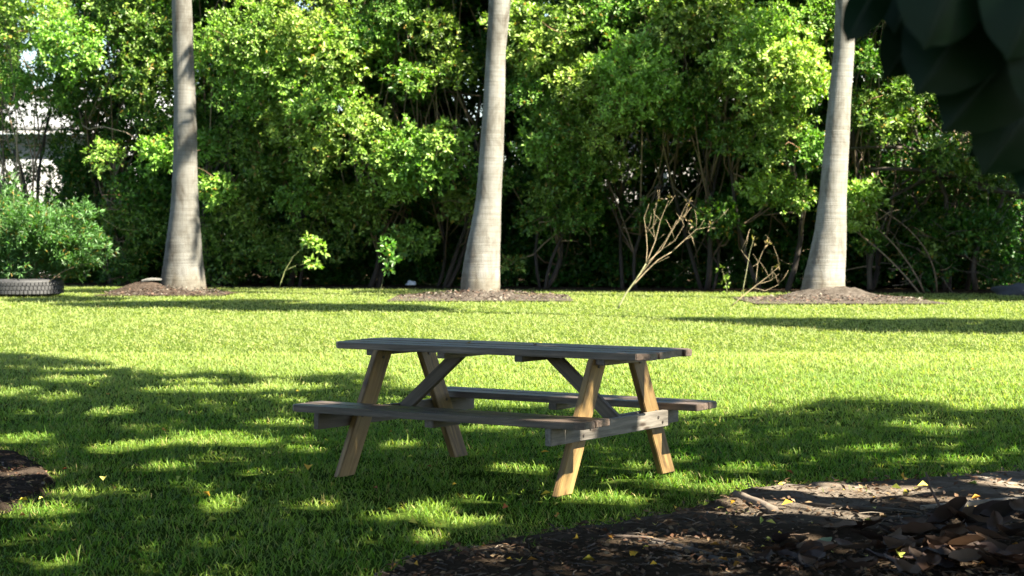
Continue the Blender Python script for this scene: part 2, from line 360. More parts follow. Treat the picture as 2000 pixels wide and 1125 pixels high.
def palm(base, prof, label, Htop=11.5, nf=13, tone=1.0):
    e = empty('royal_palm', base, label=label, cat='palm tree', group='royal palms along the hedge')
    s, top, rt = lathe_trunk(prof, base.y, Htop)
    for i, v in enumerate(s.v): s.v[i] = v - base
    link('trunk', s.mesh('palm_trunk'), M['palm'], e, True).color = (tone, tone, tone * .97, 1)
    s2 = Soup(); t0 = top - base; s2.tube([t0 + Vector((0, 0, k * .3 - .02)) for k in range(6)], [rt * 1.05, rt * 1.1, rt * 1.0, rt * .85, rt * .7, rt * .55], 16)
    link('crownshaft', s2.mesh('crownshaft'), shaft_mat, e, True)
    for k in range(nf):
        me, ax = fronds[k % 3]; o = link('frond', me, M['leaf'], e); o.location = t0 + Vector((0, 0, 1.45))
        o.rotation_euler = (random.uniform(-.1, .1), random.uniform(-.55, .45), k * 2.399 + random.uniform(-.2, .2))
        s3 = Soup(); s3.tube([tuple(ax(np.array(q))) for q in np.linspace(0, 1, 9)], list(np.linspace(.035, .006, 9)), 5, (.10, .14, .05))
        link('rachis', s3.mesh('rachis'), M['twig'], o)
    return e
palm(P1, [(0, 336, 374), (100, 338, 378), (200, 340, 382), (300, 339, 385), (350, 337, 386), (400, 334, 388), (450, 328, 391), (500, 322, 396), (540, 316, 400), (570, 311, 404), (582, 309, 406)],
     'leftmost grey palm trunk with dark mulch and a bark slab at its foot', 11.8, tone=.68)  # trunk tone lowered to paint in the partial shade on this palm
palm(P2, [(0, 955, 997), (100, 950, 988), (200, 944, 986), (300, 937, 983), (400, 928, 979), (450, 919, 978), (480, 912, 977), (520, 904, 977), (560, 899, 977), (588, 897, 976)],
     'middle palm trunk, leaning right behind the picnic table', 11.0, tone=.88)
palm(P3, [(0, 1632, 1672), (100, 1628, 1668), (200, 1618, 1662), (300, 1608, 1657), (400, 1598, 1653), (450, 1592, 1653), (500, 1581, 1652), (540, 1571, 1651), (580, 1562, 1651), (592, 1560, 1651)],
     'rightmost pale palm trunk rising from a cone of grey soil', 11.4)
# mounds
def mound(cx, cy, rx, ry, h, mat, label, cone=None, seed=0):
    n = 90; xs = np.linspace(-1.15, 1.15, n); X, Y = np.meshgrid(xs, xs); r = np.hypot(X, Y) * (1 + .20 * snoise(X, Y, 4, seed) + .08 * snoise(X, Y, 13, seed + 9))
    Z = h * 1.15 * np.clip(1 - r, 0, 1) ** 1.35 - .014 - .04 * (r > 1.0)
    if cone:
        q = np.hypot((X * rx - cone[0]) / cone[2], (Y * ry - cone[1]) / cone[3]) * (1 + .08 * snoise(X, Y, 6, seed + 1)); Z = np.maximum(Z, cone[4] * np.clip(1 - q, 0, 1) ** .75)
    Z = Z + (.018 * snoise(X * rx, Y * ry, 9, seed + 2) + .012 * snoise(X * rx, Y * ry, 27, seed + 3) + rng.normal(0, .006, X.shape)) * (r < 1)
    V = np.stack([X * rx, Y * ry, Z], -1).reshape(-1, 3); i = (np.arange(n - 1)[:, None] * n + np.arange(n - 1)[None]).ravel()[:, None]
    o = link('soil_mound', npmesh('soil_mound', V, i + [0, 1, n + 1, n], 4), M[mat], smooth=True); o.location = (cx, cy, 0)
    tag(o, label, 'mound'); return o
mound(*mounds[0], 'dark brown mulch heap around the foot of the leftmost palm', (-.50, -.1, .95, .7, .34), 31)
mound(*mounds[1], 'low grey mulch mound around the foot of the middle palm', (.0, .5, .9, .8, .2), 41)
mound(*mounds[2], 'grey soil cone with a wide skirt around the foot of the rightmost palm', (.10, .8, 1.1, 1.3, .36), 51)
# wood chips on and round the mounds
def chips(name, label, x, y, z, size, cols, kind='stuff', asp=.35):
    n = len(x); a = rng.uniform(0, 6.28, n); C = np.stack([x, y, z], -1); D = np.stack([np.cos(a), np.sin(a), rng.normal(.1, .3, n)], -1)
    N = np.array([0, 0, 1.]) + rng.normal(0, .45, (n, 3)); L = size * rng.uniform(.5, 1.6, n)
    col = np.array(cols)[rng.integers(0, len(cols), n)] * rng.uniform(.6, 1.3, (n, 1))
    return tag(link(name, leafsoup(name, C, D, N, L, L * asp * rng.uniform(.6, 1.5, n), col, rng.uniform(-.4, .5), .1), M['litter']), kind=kind)
mx, my, mz = [], [], []
for (cx, cy, rx, ry, h, _) in mounds:
    k = 1500; rr = np.sqrt(rng.uniform(0, 1.25, k)); a = rng.uniform(0, 6.28, k); X, Y = rr * np.cos(a), rr * np.sin(a)
    mx.append(cx + X * rx); my.append(cy + Y * ry); mz.append(np.clip(h * np.clip(1 - rr, 0, 1) ** .8 + .03, .02, 1) + rng.uniform(0, .02, k))
chips('wood_chips', None, np.concatenate(mx), np.concatenate(my), np.concatenate(mz), .07, [(.07, .055, .045), (.15, .13, .105), (.04, .03, .025), (.11, .065, .045)])
o = None
s = Soup()                                            # bark slab on the left heap
c = at(302, 549, P1.y - .3); 
for k in range(7):
    pass
Vv, Ff = [], []
for i in range(9):
    t = i / 8; wv = .10 * math.sin(math.pi * min(1, t * 1.1 + .12)) + .02
    for sd in (-1, 1):
        for hz in (0, .035): Vv.append(((t - .5) * .62, sd * wv, hz + .04 * t + .02 * math.sin(t * 5)))
for i in range(8):
    q = i * 4; Ff += [(q, q + 4, q + 6, q + 2), (q + 1, q + 3, q + 7, q + 5), (q, q + 1, q + 5, q + 4), (q + 2, q + 6, q + 7, q + 3)]
Ff += [(0, 2, 3, 1), (32, 33, 35, 34)]
s.add(Vv, Ff, (.10, .098, .092)); o = link('bark_slab', s.mesh('bark_slab'), M['twig']); o.location = c; o.rotation_euler = (.1, -.05, .2)
tag(o, 'flat grey slab of bark on the mulch beside the leftmost palm', 'bark')

# ---------------------------------------------------------------- hedge of trees behind the lawn
def rosettes(cent, outd, per, L, Wd, cols, seed, spread=.75):
    """cent (n,3), outd (n,3): a whorl of leaves round each twig end"""
    n = len(cent); C = np.repeat(cent, per, 0); O = nrm(np.repeat(outd, per, 0)); a = rdir(n * per)
    D = nrm(O * rng.uniform(.15, 1.0, (n * per, 1)) + a * spread); N = nrm(O * 1.0 + np.array([0, 0, .5]) + rng.normal(0, .35, (n * per, 3)))
    ln = L * rng.uniform(.6, 1.25, n * per); col = np.repeat(cols, per, 0) * rng.uniform(.6, 1.5, (n * per, 1))
    young = rng.uniform(size=n * per) < .035; col[young] = np.array([.26, .17, .03]) * rng.uniform(.6, 1.2, (young.sum(), 1))
    return C + D * .02, D, N, ln, ln * Wd, col
def crown_from_clumps(clumps, seed, dens=150, L=.122, base=(.018, .074, .007), per=7, gaps=()):
    Cs, Os, Ks, Ls = [], [], [], []
    for (c, r, tone, dm) in clumps:
        n = max(6, int(dens * dm * r * r * 4)); d = rdir(n); d[:, 2] = d[:, 2] * .9 + .15; d = nrm(d)
        lump = 1 + .28 * np.sin(d[:, 0] * 6 + c[0] * 5) * np.sin(d[:, 2] * 7 + c[2] * 3) + .2 * np.sin(d[:, 1] * 9 + c[1])
        rad = r * lump * np.where(rng.uniform(size=n) < .75, rng.uniform(.8, 1.12, n), rng.uniform(.3, .85, n))
        P = np.asarray(c) + d * rad[:, None] * np.array([1.1, .9, .85]); Cs.append(P); Os.append(d * (.8 if dm >= 1 else 1.2) + np.array([.5, -.4, .5]))
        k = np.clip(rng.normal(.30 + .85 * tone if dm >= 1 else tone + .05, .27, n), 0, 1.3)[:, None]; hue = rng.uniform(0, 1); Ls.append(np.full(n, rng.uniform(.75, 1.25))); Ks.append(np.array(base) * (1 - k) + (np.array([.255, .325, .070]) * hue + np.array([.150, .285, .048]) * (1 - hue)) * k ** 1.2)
    C, O, K, Lf = np.concatenate(Cs), np.concatenate(Os), np.concatenate(Ks), np.concatenate(Ls)
    if len(gaps):
        u, v = topx(C); keep = np.ones(len(C), bool)
        for (gx, gy, rx, ry, p) in gaps:
            q = np.hypot((u - gx) / rx, (v - gy) / ry) * (1 + .25 * np.sin(u * .09) * np.sin(v * .11)); keep &= ~((q < 1) & (rng.uniform(size=len(C)) < p))
        C, O, K, Lf = C[keep], O[keep], K[keep], Lf[keep]
    return leafsoup('crown', *rosettes(C, O, per, L * np.repeat(Lf, per), .40, K, seed), .15, .12)
# leafy lobes seen in the hedge: photo x, y, radius in photo pixels, tone (sun and shade painted into leaf colour: 0 deep green, 1 yellow green), density
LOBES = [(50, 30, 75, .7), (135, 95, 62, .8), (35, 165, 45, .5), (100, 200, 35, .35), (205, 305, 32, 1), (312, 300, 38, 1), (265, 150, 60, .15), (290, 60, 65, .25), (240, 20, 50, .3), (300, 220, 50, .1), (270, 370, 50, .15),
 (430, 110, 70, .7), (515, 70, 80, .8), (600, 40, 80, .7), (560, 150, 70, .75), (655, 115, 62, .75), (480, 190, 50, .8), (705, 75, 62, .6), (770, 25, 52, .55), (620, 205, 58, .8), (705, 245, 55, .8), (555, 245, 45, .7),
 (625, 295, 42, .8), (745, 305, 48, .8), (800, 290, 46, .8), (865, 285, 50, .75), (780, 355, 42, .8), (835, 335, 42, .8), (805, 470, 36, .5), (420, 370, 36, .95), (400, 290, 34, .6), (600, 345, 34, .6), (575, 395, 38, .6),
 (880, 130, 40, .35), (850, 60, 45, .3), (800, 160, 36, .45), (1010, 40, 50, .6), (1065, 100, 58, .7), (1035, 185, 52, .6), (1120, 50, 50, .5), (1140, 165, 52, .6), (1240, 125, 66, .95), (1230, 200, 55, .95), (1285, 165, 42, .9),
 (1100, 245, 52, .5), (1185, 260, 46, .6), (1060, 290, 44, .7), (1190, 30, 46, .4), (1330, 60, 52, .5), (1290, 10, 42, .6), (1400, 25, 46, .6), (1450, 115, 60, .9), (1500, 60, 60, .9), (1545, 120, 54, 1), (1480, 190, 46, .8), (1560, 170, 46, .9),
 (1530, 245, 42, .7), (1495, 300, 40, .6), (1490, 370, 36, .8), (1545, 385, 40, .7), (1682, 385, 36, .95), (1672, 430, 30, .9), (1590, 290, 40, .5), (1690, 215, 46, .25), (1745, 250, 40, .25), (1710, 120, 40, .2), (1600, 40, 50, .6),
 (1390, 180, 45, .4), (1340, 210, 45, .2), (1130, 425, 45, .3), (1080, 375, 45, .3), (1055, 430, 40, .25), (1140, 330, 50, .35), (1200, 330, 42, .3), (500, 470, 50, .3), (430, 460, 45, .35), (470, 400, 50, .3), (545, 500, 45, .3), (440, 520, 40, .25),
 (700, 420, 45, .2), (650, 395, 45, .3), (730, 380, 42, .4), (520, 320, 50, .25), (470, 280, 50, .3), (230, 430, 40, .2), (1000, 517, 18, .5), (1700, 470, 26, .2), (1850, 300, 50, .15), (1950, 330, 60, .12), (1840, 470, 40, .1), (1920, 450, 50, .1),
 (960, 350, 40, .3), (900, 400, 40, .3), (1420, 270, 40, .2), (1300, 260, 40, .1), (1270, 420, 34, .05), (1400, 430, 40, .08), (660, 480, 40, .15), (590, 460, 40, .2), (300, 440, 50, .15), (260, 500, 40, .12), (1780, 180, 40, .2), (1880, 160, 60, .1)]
GAPS = [(60, 225, 75, 26, .7), (70, 275, 85, 45, .78), (55, 340, 75, 34, .7), (170, 230, 38, 70, .62), (215, 120, 22, 50, .75), (55, 120, 22, 30, .8), (1270, 275, 60, 26, .72), (1240, 345, 75, 50, .55), (1435, 200, 34, 14, .8), (1510, 215, 14, 14, .7), (1230, 400, 35, 28, .5),
        (665, 215, 12, 14, .8), (595, 8, 26, 14, .8), (1830, 270, 60, 30, .5), (1730, 290, 30, 18, .6), (1640, 150, 12, 20, .5), (880, 215, 45, 40, .45), (250, 340, 40, 40, .5)]
TREES = [  # photo x of trunk, offset behind the hedge line, label
 (40, 1.6, 'leafy tree at the far left of the hedge with a pale house showing through it'), (235, 2.2, 'dark green tree in the hedge left of the leftmost palm'),
 (430, 1.4, 'leafy tree in the hedge just right of the leftmost palm'), (590, 1.8, 'tall bright yellow green tree in the hedge between the left and middle palms'),
 (745, 1.5, 'bright hedge tree with low light green lobes just left of the middle palm'), (880, 2.2, 'sparse hedge tree with red brown twigs directly behind the middle palm'),
 (1080, 1.5, 'leafy hedge tree just right of the middle palm'), (1235, 1.9, 'bright hedge tree standing behind the larger bare dead shrub'),
 (1390, 2.1, 'dark hedge tree with a pale building showing through its right side'), (1510, 1.5, 'bright yellow green hedge tree just left of the rightmost palm'),
 (1690, 1.8, 'small bright hedge tree just right of the rightmost palm'), (1870, 2.2, 'dark tangled tree below the large hanging leaves at the right edge')]
tx = np.array([t[0] for t in TREES])
per_tree = [[] for _ in TREES]
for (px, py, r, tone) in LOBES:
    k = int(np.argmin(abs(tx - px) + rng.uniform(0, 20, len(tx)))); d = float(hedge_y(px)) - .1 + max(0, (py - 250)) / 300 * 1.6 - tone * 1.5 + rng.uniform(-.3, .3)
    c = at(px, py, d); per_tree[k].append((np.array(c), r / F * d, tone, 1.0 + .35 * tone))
for j in range(26):
    u = rng.uniform(1690, 2080); v = rng.uniform(60, 540); d = float(hedge_y(u)) + rng.uniform(.8, 2.6)
    per_tree[11].append((np.array(at(u, v, d)), rng.uniform(.3, .6), .0, .7))
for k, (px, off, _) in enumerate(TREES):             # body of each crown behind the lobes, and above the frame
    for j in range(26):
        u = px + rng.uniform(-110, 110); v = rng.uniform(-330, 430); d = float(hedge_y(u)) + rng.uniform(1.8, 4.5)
        per_tree[k].append((np.array(at(u, v, d)), rng.uniform(.5, .95), rng.uniform(-.1, .2) + (.22 if v < 300 else 0), .8))  # higher foliage toned lighter, painting sunlit leaves
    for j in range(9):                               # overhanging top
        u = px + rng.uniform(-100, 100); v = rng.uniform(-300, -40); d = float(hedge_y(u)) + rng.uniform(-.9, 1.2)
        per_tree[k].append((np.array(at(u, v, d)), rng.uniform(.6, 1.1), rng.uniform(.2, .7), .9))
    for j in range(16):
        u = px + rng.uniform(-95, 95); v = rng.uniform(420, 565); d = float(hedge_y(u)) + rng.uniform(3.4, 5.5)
        per_tree[k].append((np.array(at(u, v, d)), rng.uniform(.4, .75), -.2, .8))  # foot of the hedge toned dark, painting shade into the leaves
    for j in range(8 if px < 560 else 0):
        u = px + rng.uniform(-80, 80); v = rng.uniform(420, 545); d = float(hedge_y(u)) + rng.uniform(.6, 1.6)
        per_tree[k].append((np.array(at(u, v, d)), rng.uniform(.25, .5), .2, .7))
def limb(s, a, b, r0, r1, n=7, wob=.12, col=(.09, .07, .055), sides=6):
    a, b = Vector(a), Vector(b); L = (b - a).length; pts = []; o1, o2 = Vector(rdir(1)[0]) , Vector(rdir(1)[0])
    for i in range(n):
        t = i / (n - 1); pts.append(a.lerp(b, t) + (o1 * math.sin(t * 3.14) + o2 * math.sin(t * 6.28) * .5) * L * wob)
    s.tube(pts, [r0 + (r1 - r0) * i / (n - 1) for i in range(n)], sides, col); return pts
for k, (px, off, label) in enumerate(TREES):
    d = float(hedge_y(px)) + off; base = Vector(((px - 1000) / F * d, d, 0))
    e = empty('hedge_tree', base, label=label, cat='tree', group='trees forming the hedge behind the lawn')
    gg = [g for g in GAPS]; me = crown_from_clumps(per_tree[k], k, gaps=gg)
    o = link('crown', me, M['leaf'], e); o.matrix_parent_inverse = Matrix.Translation(-base)
    s = Soup(); s2 = Soup(); tops = []
    for q in range(random.choice((2, 3, 3))):        # several trunks from the ground
        b0 = Vector((random.uniform(-.4, .4), random.uniform(-.3, .5), -.1)); b1 = b0 + Vector((random.uniform(-1.2, 1.2), random.uniform(-.2, 1.0), random.uniform(3.2, 5.5)))
        pts = limb(s, b0, b1, random.uniform(.045, .09), .035, 9, .1, (.075, .06, .05), 8); tops.append(pts)
    for (c, r, tone, dm) in per_tree[k]:
        pts = random.choice(tops); a = pts[random.randint(2, 8)]
        if random.random() < .55: limb(s2, a, Vector(c) - base, .028, .008, 6, .10, random.choice([(.10, .07, .05), (.17, .12, .08), (.25, .19, .13)]), 5)
    for q in range(46):                              # bare twigs
        c, r, tone, dm = random.choice(per_tree[k]); c = Vector(c) - base + Vector(rdir(1)[0]) * r * .8; dd = Vector(rdir(1)[0]); dd.z = abs(dd.z) * .5; dd.y -= .4
        limb(s2, c, c + dd * random.uniform(.4, 1.3), .011, .004, 5, .15, random.choice([(.34, .25, .16), (.26, .15, .09), (.14, .08, .05), (.3, .13, .08)]), 4)
    link('trunk', s.mesh('trunk'), M['bark'], e, True); link('branches', s2.mesh('branches'), M['twig'], e, True)
# undergrowth in front of the left part of the hedge and dark second row
def bigcrown(name, label, cx, d, w, z0, z1, n, tone, rad, dens=.5, cat='tree', group=None):
    base = Vector((cx, d, 0)); e = empty(name, base, label=label, cat=cat, group=group)
    cl = [(np.array([rng.uniform(-w, w) + cx, d + rng.uniform(-1.2, 1.2), rng.uniform(z0, z1)]), rng.uniform(*rad), tone, dens) for _ in range(n)]
    o = link('crown', crown_from_clumps(cl, 1, L=.17, gaps=GAPS), M['leaf'], e); o.matrix_parent_inverse = Matrix.Translation(-base)
    s = Soup(); 
    for q in range(3):
        a = Vector((random.uniform(-w * .7, w * .7), 0, -.1)); pts = limb(s, a, a + Vector((random.uniform(-1, 1), 0, z1 * .8)), .14, .05, 8, .05, sides=7)
        for j in range(8): limb(s, pts[random.randint(2, 7)], Vector(cl[random.randrange(len(cl))][0]) - base, .035, .01, 6, .1, sides=5)
    link('trunk', s.mesh('trunk'), M['bark'], e, True); return e
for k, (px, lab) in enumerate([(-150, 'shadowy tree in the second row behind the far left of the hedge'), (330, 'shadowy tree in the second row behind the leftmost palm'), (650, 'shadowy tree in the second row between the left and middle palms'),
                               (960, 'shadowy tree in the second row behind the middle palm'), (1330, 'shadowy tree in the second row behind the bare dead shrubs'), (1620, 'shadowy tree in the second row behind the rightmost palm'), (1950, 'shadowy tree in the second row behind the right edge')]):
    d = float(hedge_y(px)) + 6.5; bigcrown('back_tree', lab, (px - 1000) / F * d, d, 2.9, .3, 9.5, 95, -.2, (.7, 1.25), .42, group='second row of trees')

# tangled branches and arching sticks on the right
s = Soup(); b0 = gp(1900, 560); 
for (x0, y0, x1, y1, d, r) in [(1660, 290, 2080, 300, .2, .07), (1700, 330, 2100, 360, .6, .09), (1720, 400, 2120, 330, 1.0, .08), (1690, 260, 1960, 330, .1, .05), (1780, 300, 2050, 250, .3, .05), (1850, 330, 2100, 430, .4, .07), (1760, 360, 1980, 290, .8, .05)]:
    dd = float(hedge_y(x0)) + d; limb(s, at(x0, y0, dd) - b0, at(x1, y1, dd + .3) - b0, r * .5, r, 10, .10, (.055, .044, .035), 7)
for (x0, y0, x1, y1, d) in [(1780, 210, 1840, 430, 1.2), (1980, 300, 1905, 565, 1.3), (1760, 300, 1700, 565, 1.8)]:
    dd = float(hedge_y(x0)) + d; limb(s, at(x0, y0, dd) - b0, at(x1, y1, dd) - b0, .03, .07, 8, .12, (.06, .048, .038), 6)
for q in range(60):
    x, y = random.uniform(1680, 2010), random.uniform(230, 560); dd = float(hedge_y(x)) + random.uniform(-.1, .8); a = random.uniform(-1, 1) * 1.2
    limb(s, at(x, y, dd) - b0, at(x + math.cos(a) * 70, y - math.sin(a) * 70, dd) - b0, .012, .004, 6, .15, random.choice([(.07, .052, .036), (.045, .035, .028), (.11, .08, .055)]), 4)
e = empty('tangled_tree', b0, label='dark sprawling tree with tangled crossing branches at the right edge under the big leaves', cat='tree')
link('branches', s.mesh('tangle'), M['twig'], e, True)
for (x0, y0, xm, ym, x1, y1, lab) in [(1662, 445, 1740, 500, 1795, 568, 'long thin stick leaning left in the dark hedge gap, lowest of three'), (1700, 400, 1830, 460, 1830, 566, 'arching thin stick in the dark hedge gap, topmost of three'), (1705, 440, 1770, 490, 1805, 567, 'thin stick leaning in the dark hedge gap, middle of three')]:
    dd = float(hedge_y(1750)) - .1; s = Soup(); A, Bm, B = at(x0, y0, dd), at(xm, ym, dd), gp(x1, y1 + 4); pts = [((1 - t) ** 2) * A + 2 * t * (1 - t) * Bm + t * t * B - B for t in np.linspace(0, 1, 10)]
    s.tube(pts, list(np.linspace(.012, .024, 10)), 6, (.17, .125, .08)); o = link('leaning_stick', s.mesh('stick'), M['twig'], smooth=True); o.location = B; tag(o, lab, 'stick', 'leaning sticks in the hedge')

# ---------------------------------------------------------------- houses behind the hedge
def box(name, mat, parent, x0, x1, y0, y1, z0, z1):
    s = Soup(); s.add([(x, y, z) for x in (x0, x1) for y in (y0, y1) for z in (z0, z1)], [(0, 1, 3, 2), (4, 6, 7, 5), (0, 4, 5, 1), (2, 3, 7, 6), (0, 2, 6, 4), (1, 5, 7, 3)])
    return link(name, s.mesh(name), mat, parent)
HD = 66.0
h = empty('white_house', at(60, 565, HD) * 1.0, label='white house with a low pale roof behind the left end of the hedge', cat='house'); hb = h.location.copy(); hb.z = 0; h.location = hb
zat = lambda py, d=HD: at(0, py, d).z
xat = lambda px, d=HD: (px - 1000) / F * d - hb.x
box('wall', M['wall_white'], h, xat(-420), xat(225), 0, 9, -.1, zat(262))
box('fascia', M['trim'], h, xat(-450), xat(222), -.40, -.32, zat(262), zat(248))
for k in range(14):                                   # board fence-like wall panels
    x0 = xat(-60) + k * .42; box('panel', M['trim'], h, x0, x0 + .36, -.06, -.003, .1, zat(322))
s = Soup(); s.add([(xat(-450), -.42, zat(249)), (xat(222), -.42, zat(249)), (xat(205), 4, zat(150)), (xat(-430), 4, zat(150)), (xat(-450), -.42, zat(254)), (xat(222), -.42, zat(254)), (xat(205), 4, zat(155)), (xat(-430), 4, zat(155))],
                [(0, 1, 2, 3), (4, 7, 6, 5), (0, 4, 5, 1), (1, 5, 6, 2), (3, 2, 6, 7), (0, 3, 7, 4)]); link('roof', s.mesh('roof'), M['roof'], h)
box('chimney', M['wall_white'], h, xat(205), xat(232), 2.2, 3.0, zat(300), zat(60))
s = Soup(); s.add([(xat(120), 3, zat(230)), (xat(290), 3, zat(230)), (xat(205), 3, zat(80)), (xat(120), 9, zat(230)), (xat(290), 9, zat(230)), (xat(205), 9, zat(80))], [(0, 1, 2), (3, 5, 4), (0, 2, 5, 3), (1, 4, 5, 2), (0, 3, 4, 1)])
link('gable', s.mesh('gable'), M['wall_white'], h)
D2 = 62.0; h2 = empty('grey_house', (at(1330, 500, D2).x, D2, 0), label='pale grey sided house glimpsed through the hedge right of the middle palm', cat='house')
X2 = lambda px: (px - 1330) / F * D2; Z2 = lambda py: at(0, py, D2).z
box('wall', M['wall_grey'], h2, X2(1120), X2(1700), .05, 8, -.1, Z2(190))
for k in range(26):
    z = .1 + k * .22
    if z < Z2(200): box('siding_board', M['wall_grey'], h2, X2(1118), X2(1702), 0, .045, z, z + .19)
w = box('window', M['trim'], h2, X2(1240), X2(1310), -.05, -.004, Z2(420), Z2(330)); box('pane', M['glass'], w, X2(1247), X2(1303), -.07, -.053, Z2(414), Z2(336))
s = Soup(); s.add([(X2(1090), -.8, Z2(196)), (X2(1730), -.8, Z2(196)), (X2(1700), 4, Z2(110)), (X2(1120), 4, Z2(110)), (X2(1090), -.8, Z2(202)), (X2(1730), -.8, Z2(202)), (X2(1700), 4, Z2(116)), (X2(1120), 4, Z2(116))],
                [(0, 1, 2, 3), (4, 7, 6, 5), (0, 4, 5, 1), (1, 5, 6, 2), (3, 2, 6, 7), (0, 3, 7, 4)]); link('roof', s.mesh('roof'), M['trim'], h2)

# ---------------------------------------------------------------- tyre planter with willow leaved bush
tc_ = gp(50, 577); tc_.z = 0; TR = .86
s = Soup(); prof = [(.50, .02), (.60, .0), (.78, .02), (.845, .06), (.86, .12), (.86, .28), (.845, .34), (.78, .385), (.62, .40), (.52, .385), (.50, .36), (.54, .34), (.70, .31), (.78, .2), (.70, .07), (.54, .05)]
ns = 72; 
for i in range(ns):
    a = 2 * math.pi * i / ns
    for (r, z) in prof: s.v.append(Vector((r * math.cos(a), r * math.sin(a), z))); s.c.append((1, 1, 1))
for i in range(ns):
    for j in range(len(prof)):
        j2 = (j + 1) % len(prof); i2 = (i + 1) % ns; m = len(prof); s.f.append((i * m + j, i2 * m + j, i2 * m + j2, i * m + j2))
ty = empty('tyre', tc_, label='large worn black tyre lying flat as a planter at the left edge', cat='tyre'); link('carcass', s.mesh('tyre'), M['rubber'], ty, True)
s = Soup()
for row, (z0, z1) in enumerate([(.055, .135), (.15, .235), (.25, .335)]):
    for i in range(60):
        a0 = 2 * math.pi * (i + .12 + .33 * row) / 60; a1 = a0 + 2 * math.pi * .74 / 60; V = []
        for a in (a0, a1):
            for z in (z0, z1):
                for r in (.852, .884): V.append((r * math.cos(a), r * math.sin(a), z))
        s.add(V, [(0, 1, 3, 2), (4, 6, 7, 5), (0, 4, 5, 1), (2, 3, 7, 6), (1, 5, 7, 3)])
tag(link('tread', s.mesh('tread'), M['rubber_worn'], ty), kind='stuff')
s = Soup(); s.tube([(0, 0, .1), (0, 0, .3)], [.7, .7], 24); link('soil', s.mesh('tyre_soil'), M['duff'], ty)
def bush(name, label, base, lobes, L, wd, col, dens, cat='bush', stems=14, shoots=0):
    e = empty(name, base, label=label, cat=cat); C, O = [], []
    for (px, py, r, d) in lobes:
        c = np.array(at(px, py, d)); rr = r / F * d; n = int(dens * rr * rr * 4); dd = rdir(n); rad = rr * (rng.uniform(.05, 1, n) ** .5) * (1 + .25 * np.sin(dd[:, 0] * 7))
        C.append(c + dd * rad[:, None]); O.append(dd + np.array([.2, -.2, .35]))
    for q in range(shoots):                              # loose shoots standing out of the mass
        a = Vector(base) + Vector((random.uniform(-.3, .3), random.uniform(-.4, .1), .5)); ang = random.uniform(.22, 1.75); rr = random.uniform(1.2, 2.15)
        b_ = a + Vector((math.cos(ang) * rr, random.uniform(-.7, .5), math.sin(ang) * rr * .8)); m = 26; t_ = rng.uniform(.45, 1, m)[:, None]
        P_ = np.array(a) * (1 - t_) + np.array(b_) * t_; P_[:, 2] -= .35 * (t_[:, 0] - .45) ** 2 * 3 * max(0, math.cos(ang)); C.append(P_ + rng.normal(0, .03, P_.shape)); O.append(np.tile(np.array(b_ - a), (m, 1)) * .9 + [0, 0, .2])
    C, O = np.concatenate(C), np.concatenate(O); K = np.array(col) * rng.uniform(.6, 1.35, (len(C), 1))
    o = link('foliage', leafsoup('foliage', *[q if i != 4 else q * wd / .4 for i, q in enumerate(rosettes(C, O, 6, L, .40, K, 0))], .1, .1), M['leaf'], e); o.matrix_parent_inverse = Matrix.Translation(-Vector(base))
    s = Soup()
    for q in range(stems):
        c = Vector(C[rng.integers(len(C))]) - Vector(base); limb(s, (random.uniform(-.15, .15), random.uniform(-.15, .15), .1), c, .016, .005, 7, .12, (.16, .13, .07), 5)
    link('stems', s.mesh('stems'), M['twig'], e, True); return e
dt = tc_.y
bush('willow_bush', 'bluish green narrow leaved bush growing out of the old tyre', tc_, [(40, 470, 75, dt), (0, 420, 70, dt), (-60, 460, 90, dt), (90, 440, 55, dt), (130, 445, 40, dt - .2), (165, 415, 26, dt - .3), (170, 455, 26, dt - .3), (110, 490, 42, dt), (205, 485, 18, dt - .4), (20, 525, 50, dt), (70, 530, 40, dt)], .14, .17, (.060, .135, .035), 190, shoots=95)

# ---------------------------------------------------------------- saplings and dead shrubs on the lawn edge
def poly(s, pts, r0, r1, base, d, col, sides=6):
    r0 *= .55; r1 *= .42; col = tuple(q * .66 for q in col)
    P = [at(x, y, d) - base for (x, y) in pts]; Q = []
    if r1 < .006 and len(pts) > 2 and col[0] > .25:
        for _ in range(2):
            i = random.randint(1, len(P) - 1); v = Vector((random.uniform(-.3, .45), random.uniform(-.2, .2), random.uniform(.1, .45))); s.tube([P[i], P[i] + v * .5 + Vector((.02, 0, 0)), P[i] + v], [.003, .0025, .0015], 4, col)
    for i in range(len(P) - 1):
        for t in (0, .33, .66): Q.append(P[i].lerp(P[i + 1], t))
    Q.append(P[-1]); Q = [q + Vector((0, random.uniform(-.01, .01), 0)) for q in Q]
    s.tube(Q, list(np.linspace(r0, r1, len(Q))), sides, col)
def tufts(e, base, d, spots, L, wd, col, per=16):
    C, O = [], []
    for (x, y, r) in spots:
        c = np.array(at(x, y, d)); n = max(3, int(r / 2.2)); dd = rdir(n); C.append(c + dd * (r / F * d) * rng.uniform(.2, 1, (n, 1))); O.append(dd + [0, -.2, .5])
    C, O = np.concatenate(C), np.concatenate(O); K = np.array(col) * rng.uniform(.8, 1.25, (len(C), 1))
    o = link('foliage', leafsoup('foliage', *rosettes(C, O, per // 2, L, wd, K, 0), .1, .1), M['leaf'], e); o.matrix_parent_inverse = Matrix.Translation(-Vector(base))
b = gp(546, 566); b.z = 0; e = empty('sapling', b, label='young sapling bending right with two bright leaf tufts left of the middle palm', cat='sapling'); s = Soup()
poly(s, [(546, 560), (556, 530), (572, 502), (592, 482), (606, 476)], .016, .007, b, b.y, (.32, .36, .14)); poly(s, [(558, 528), (580, 518), (602, 514)], .010, .006, b, b.y, (.32, .36, .14)); link('stem', s.mesh('stem'), M['twig'], e, True)
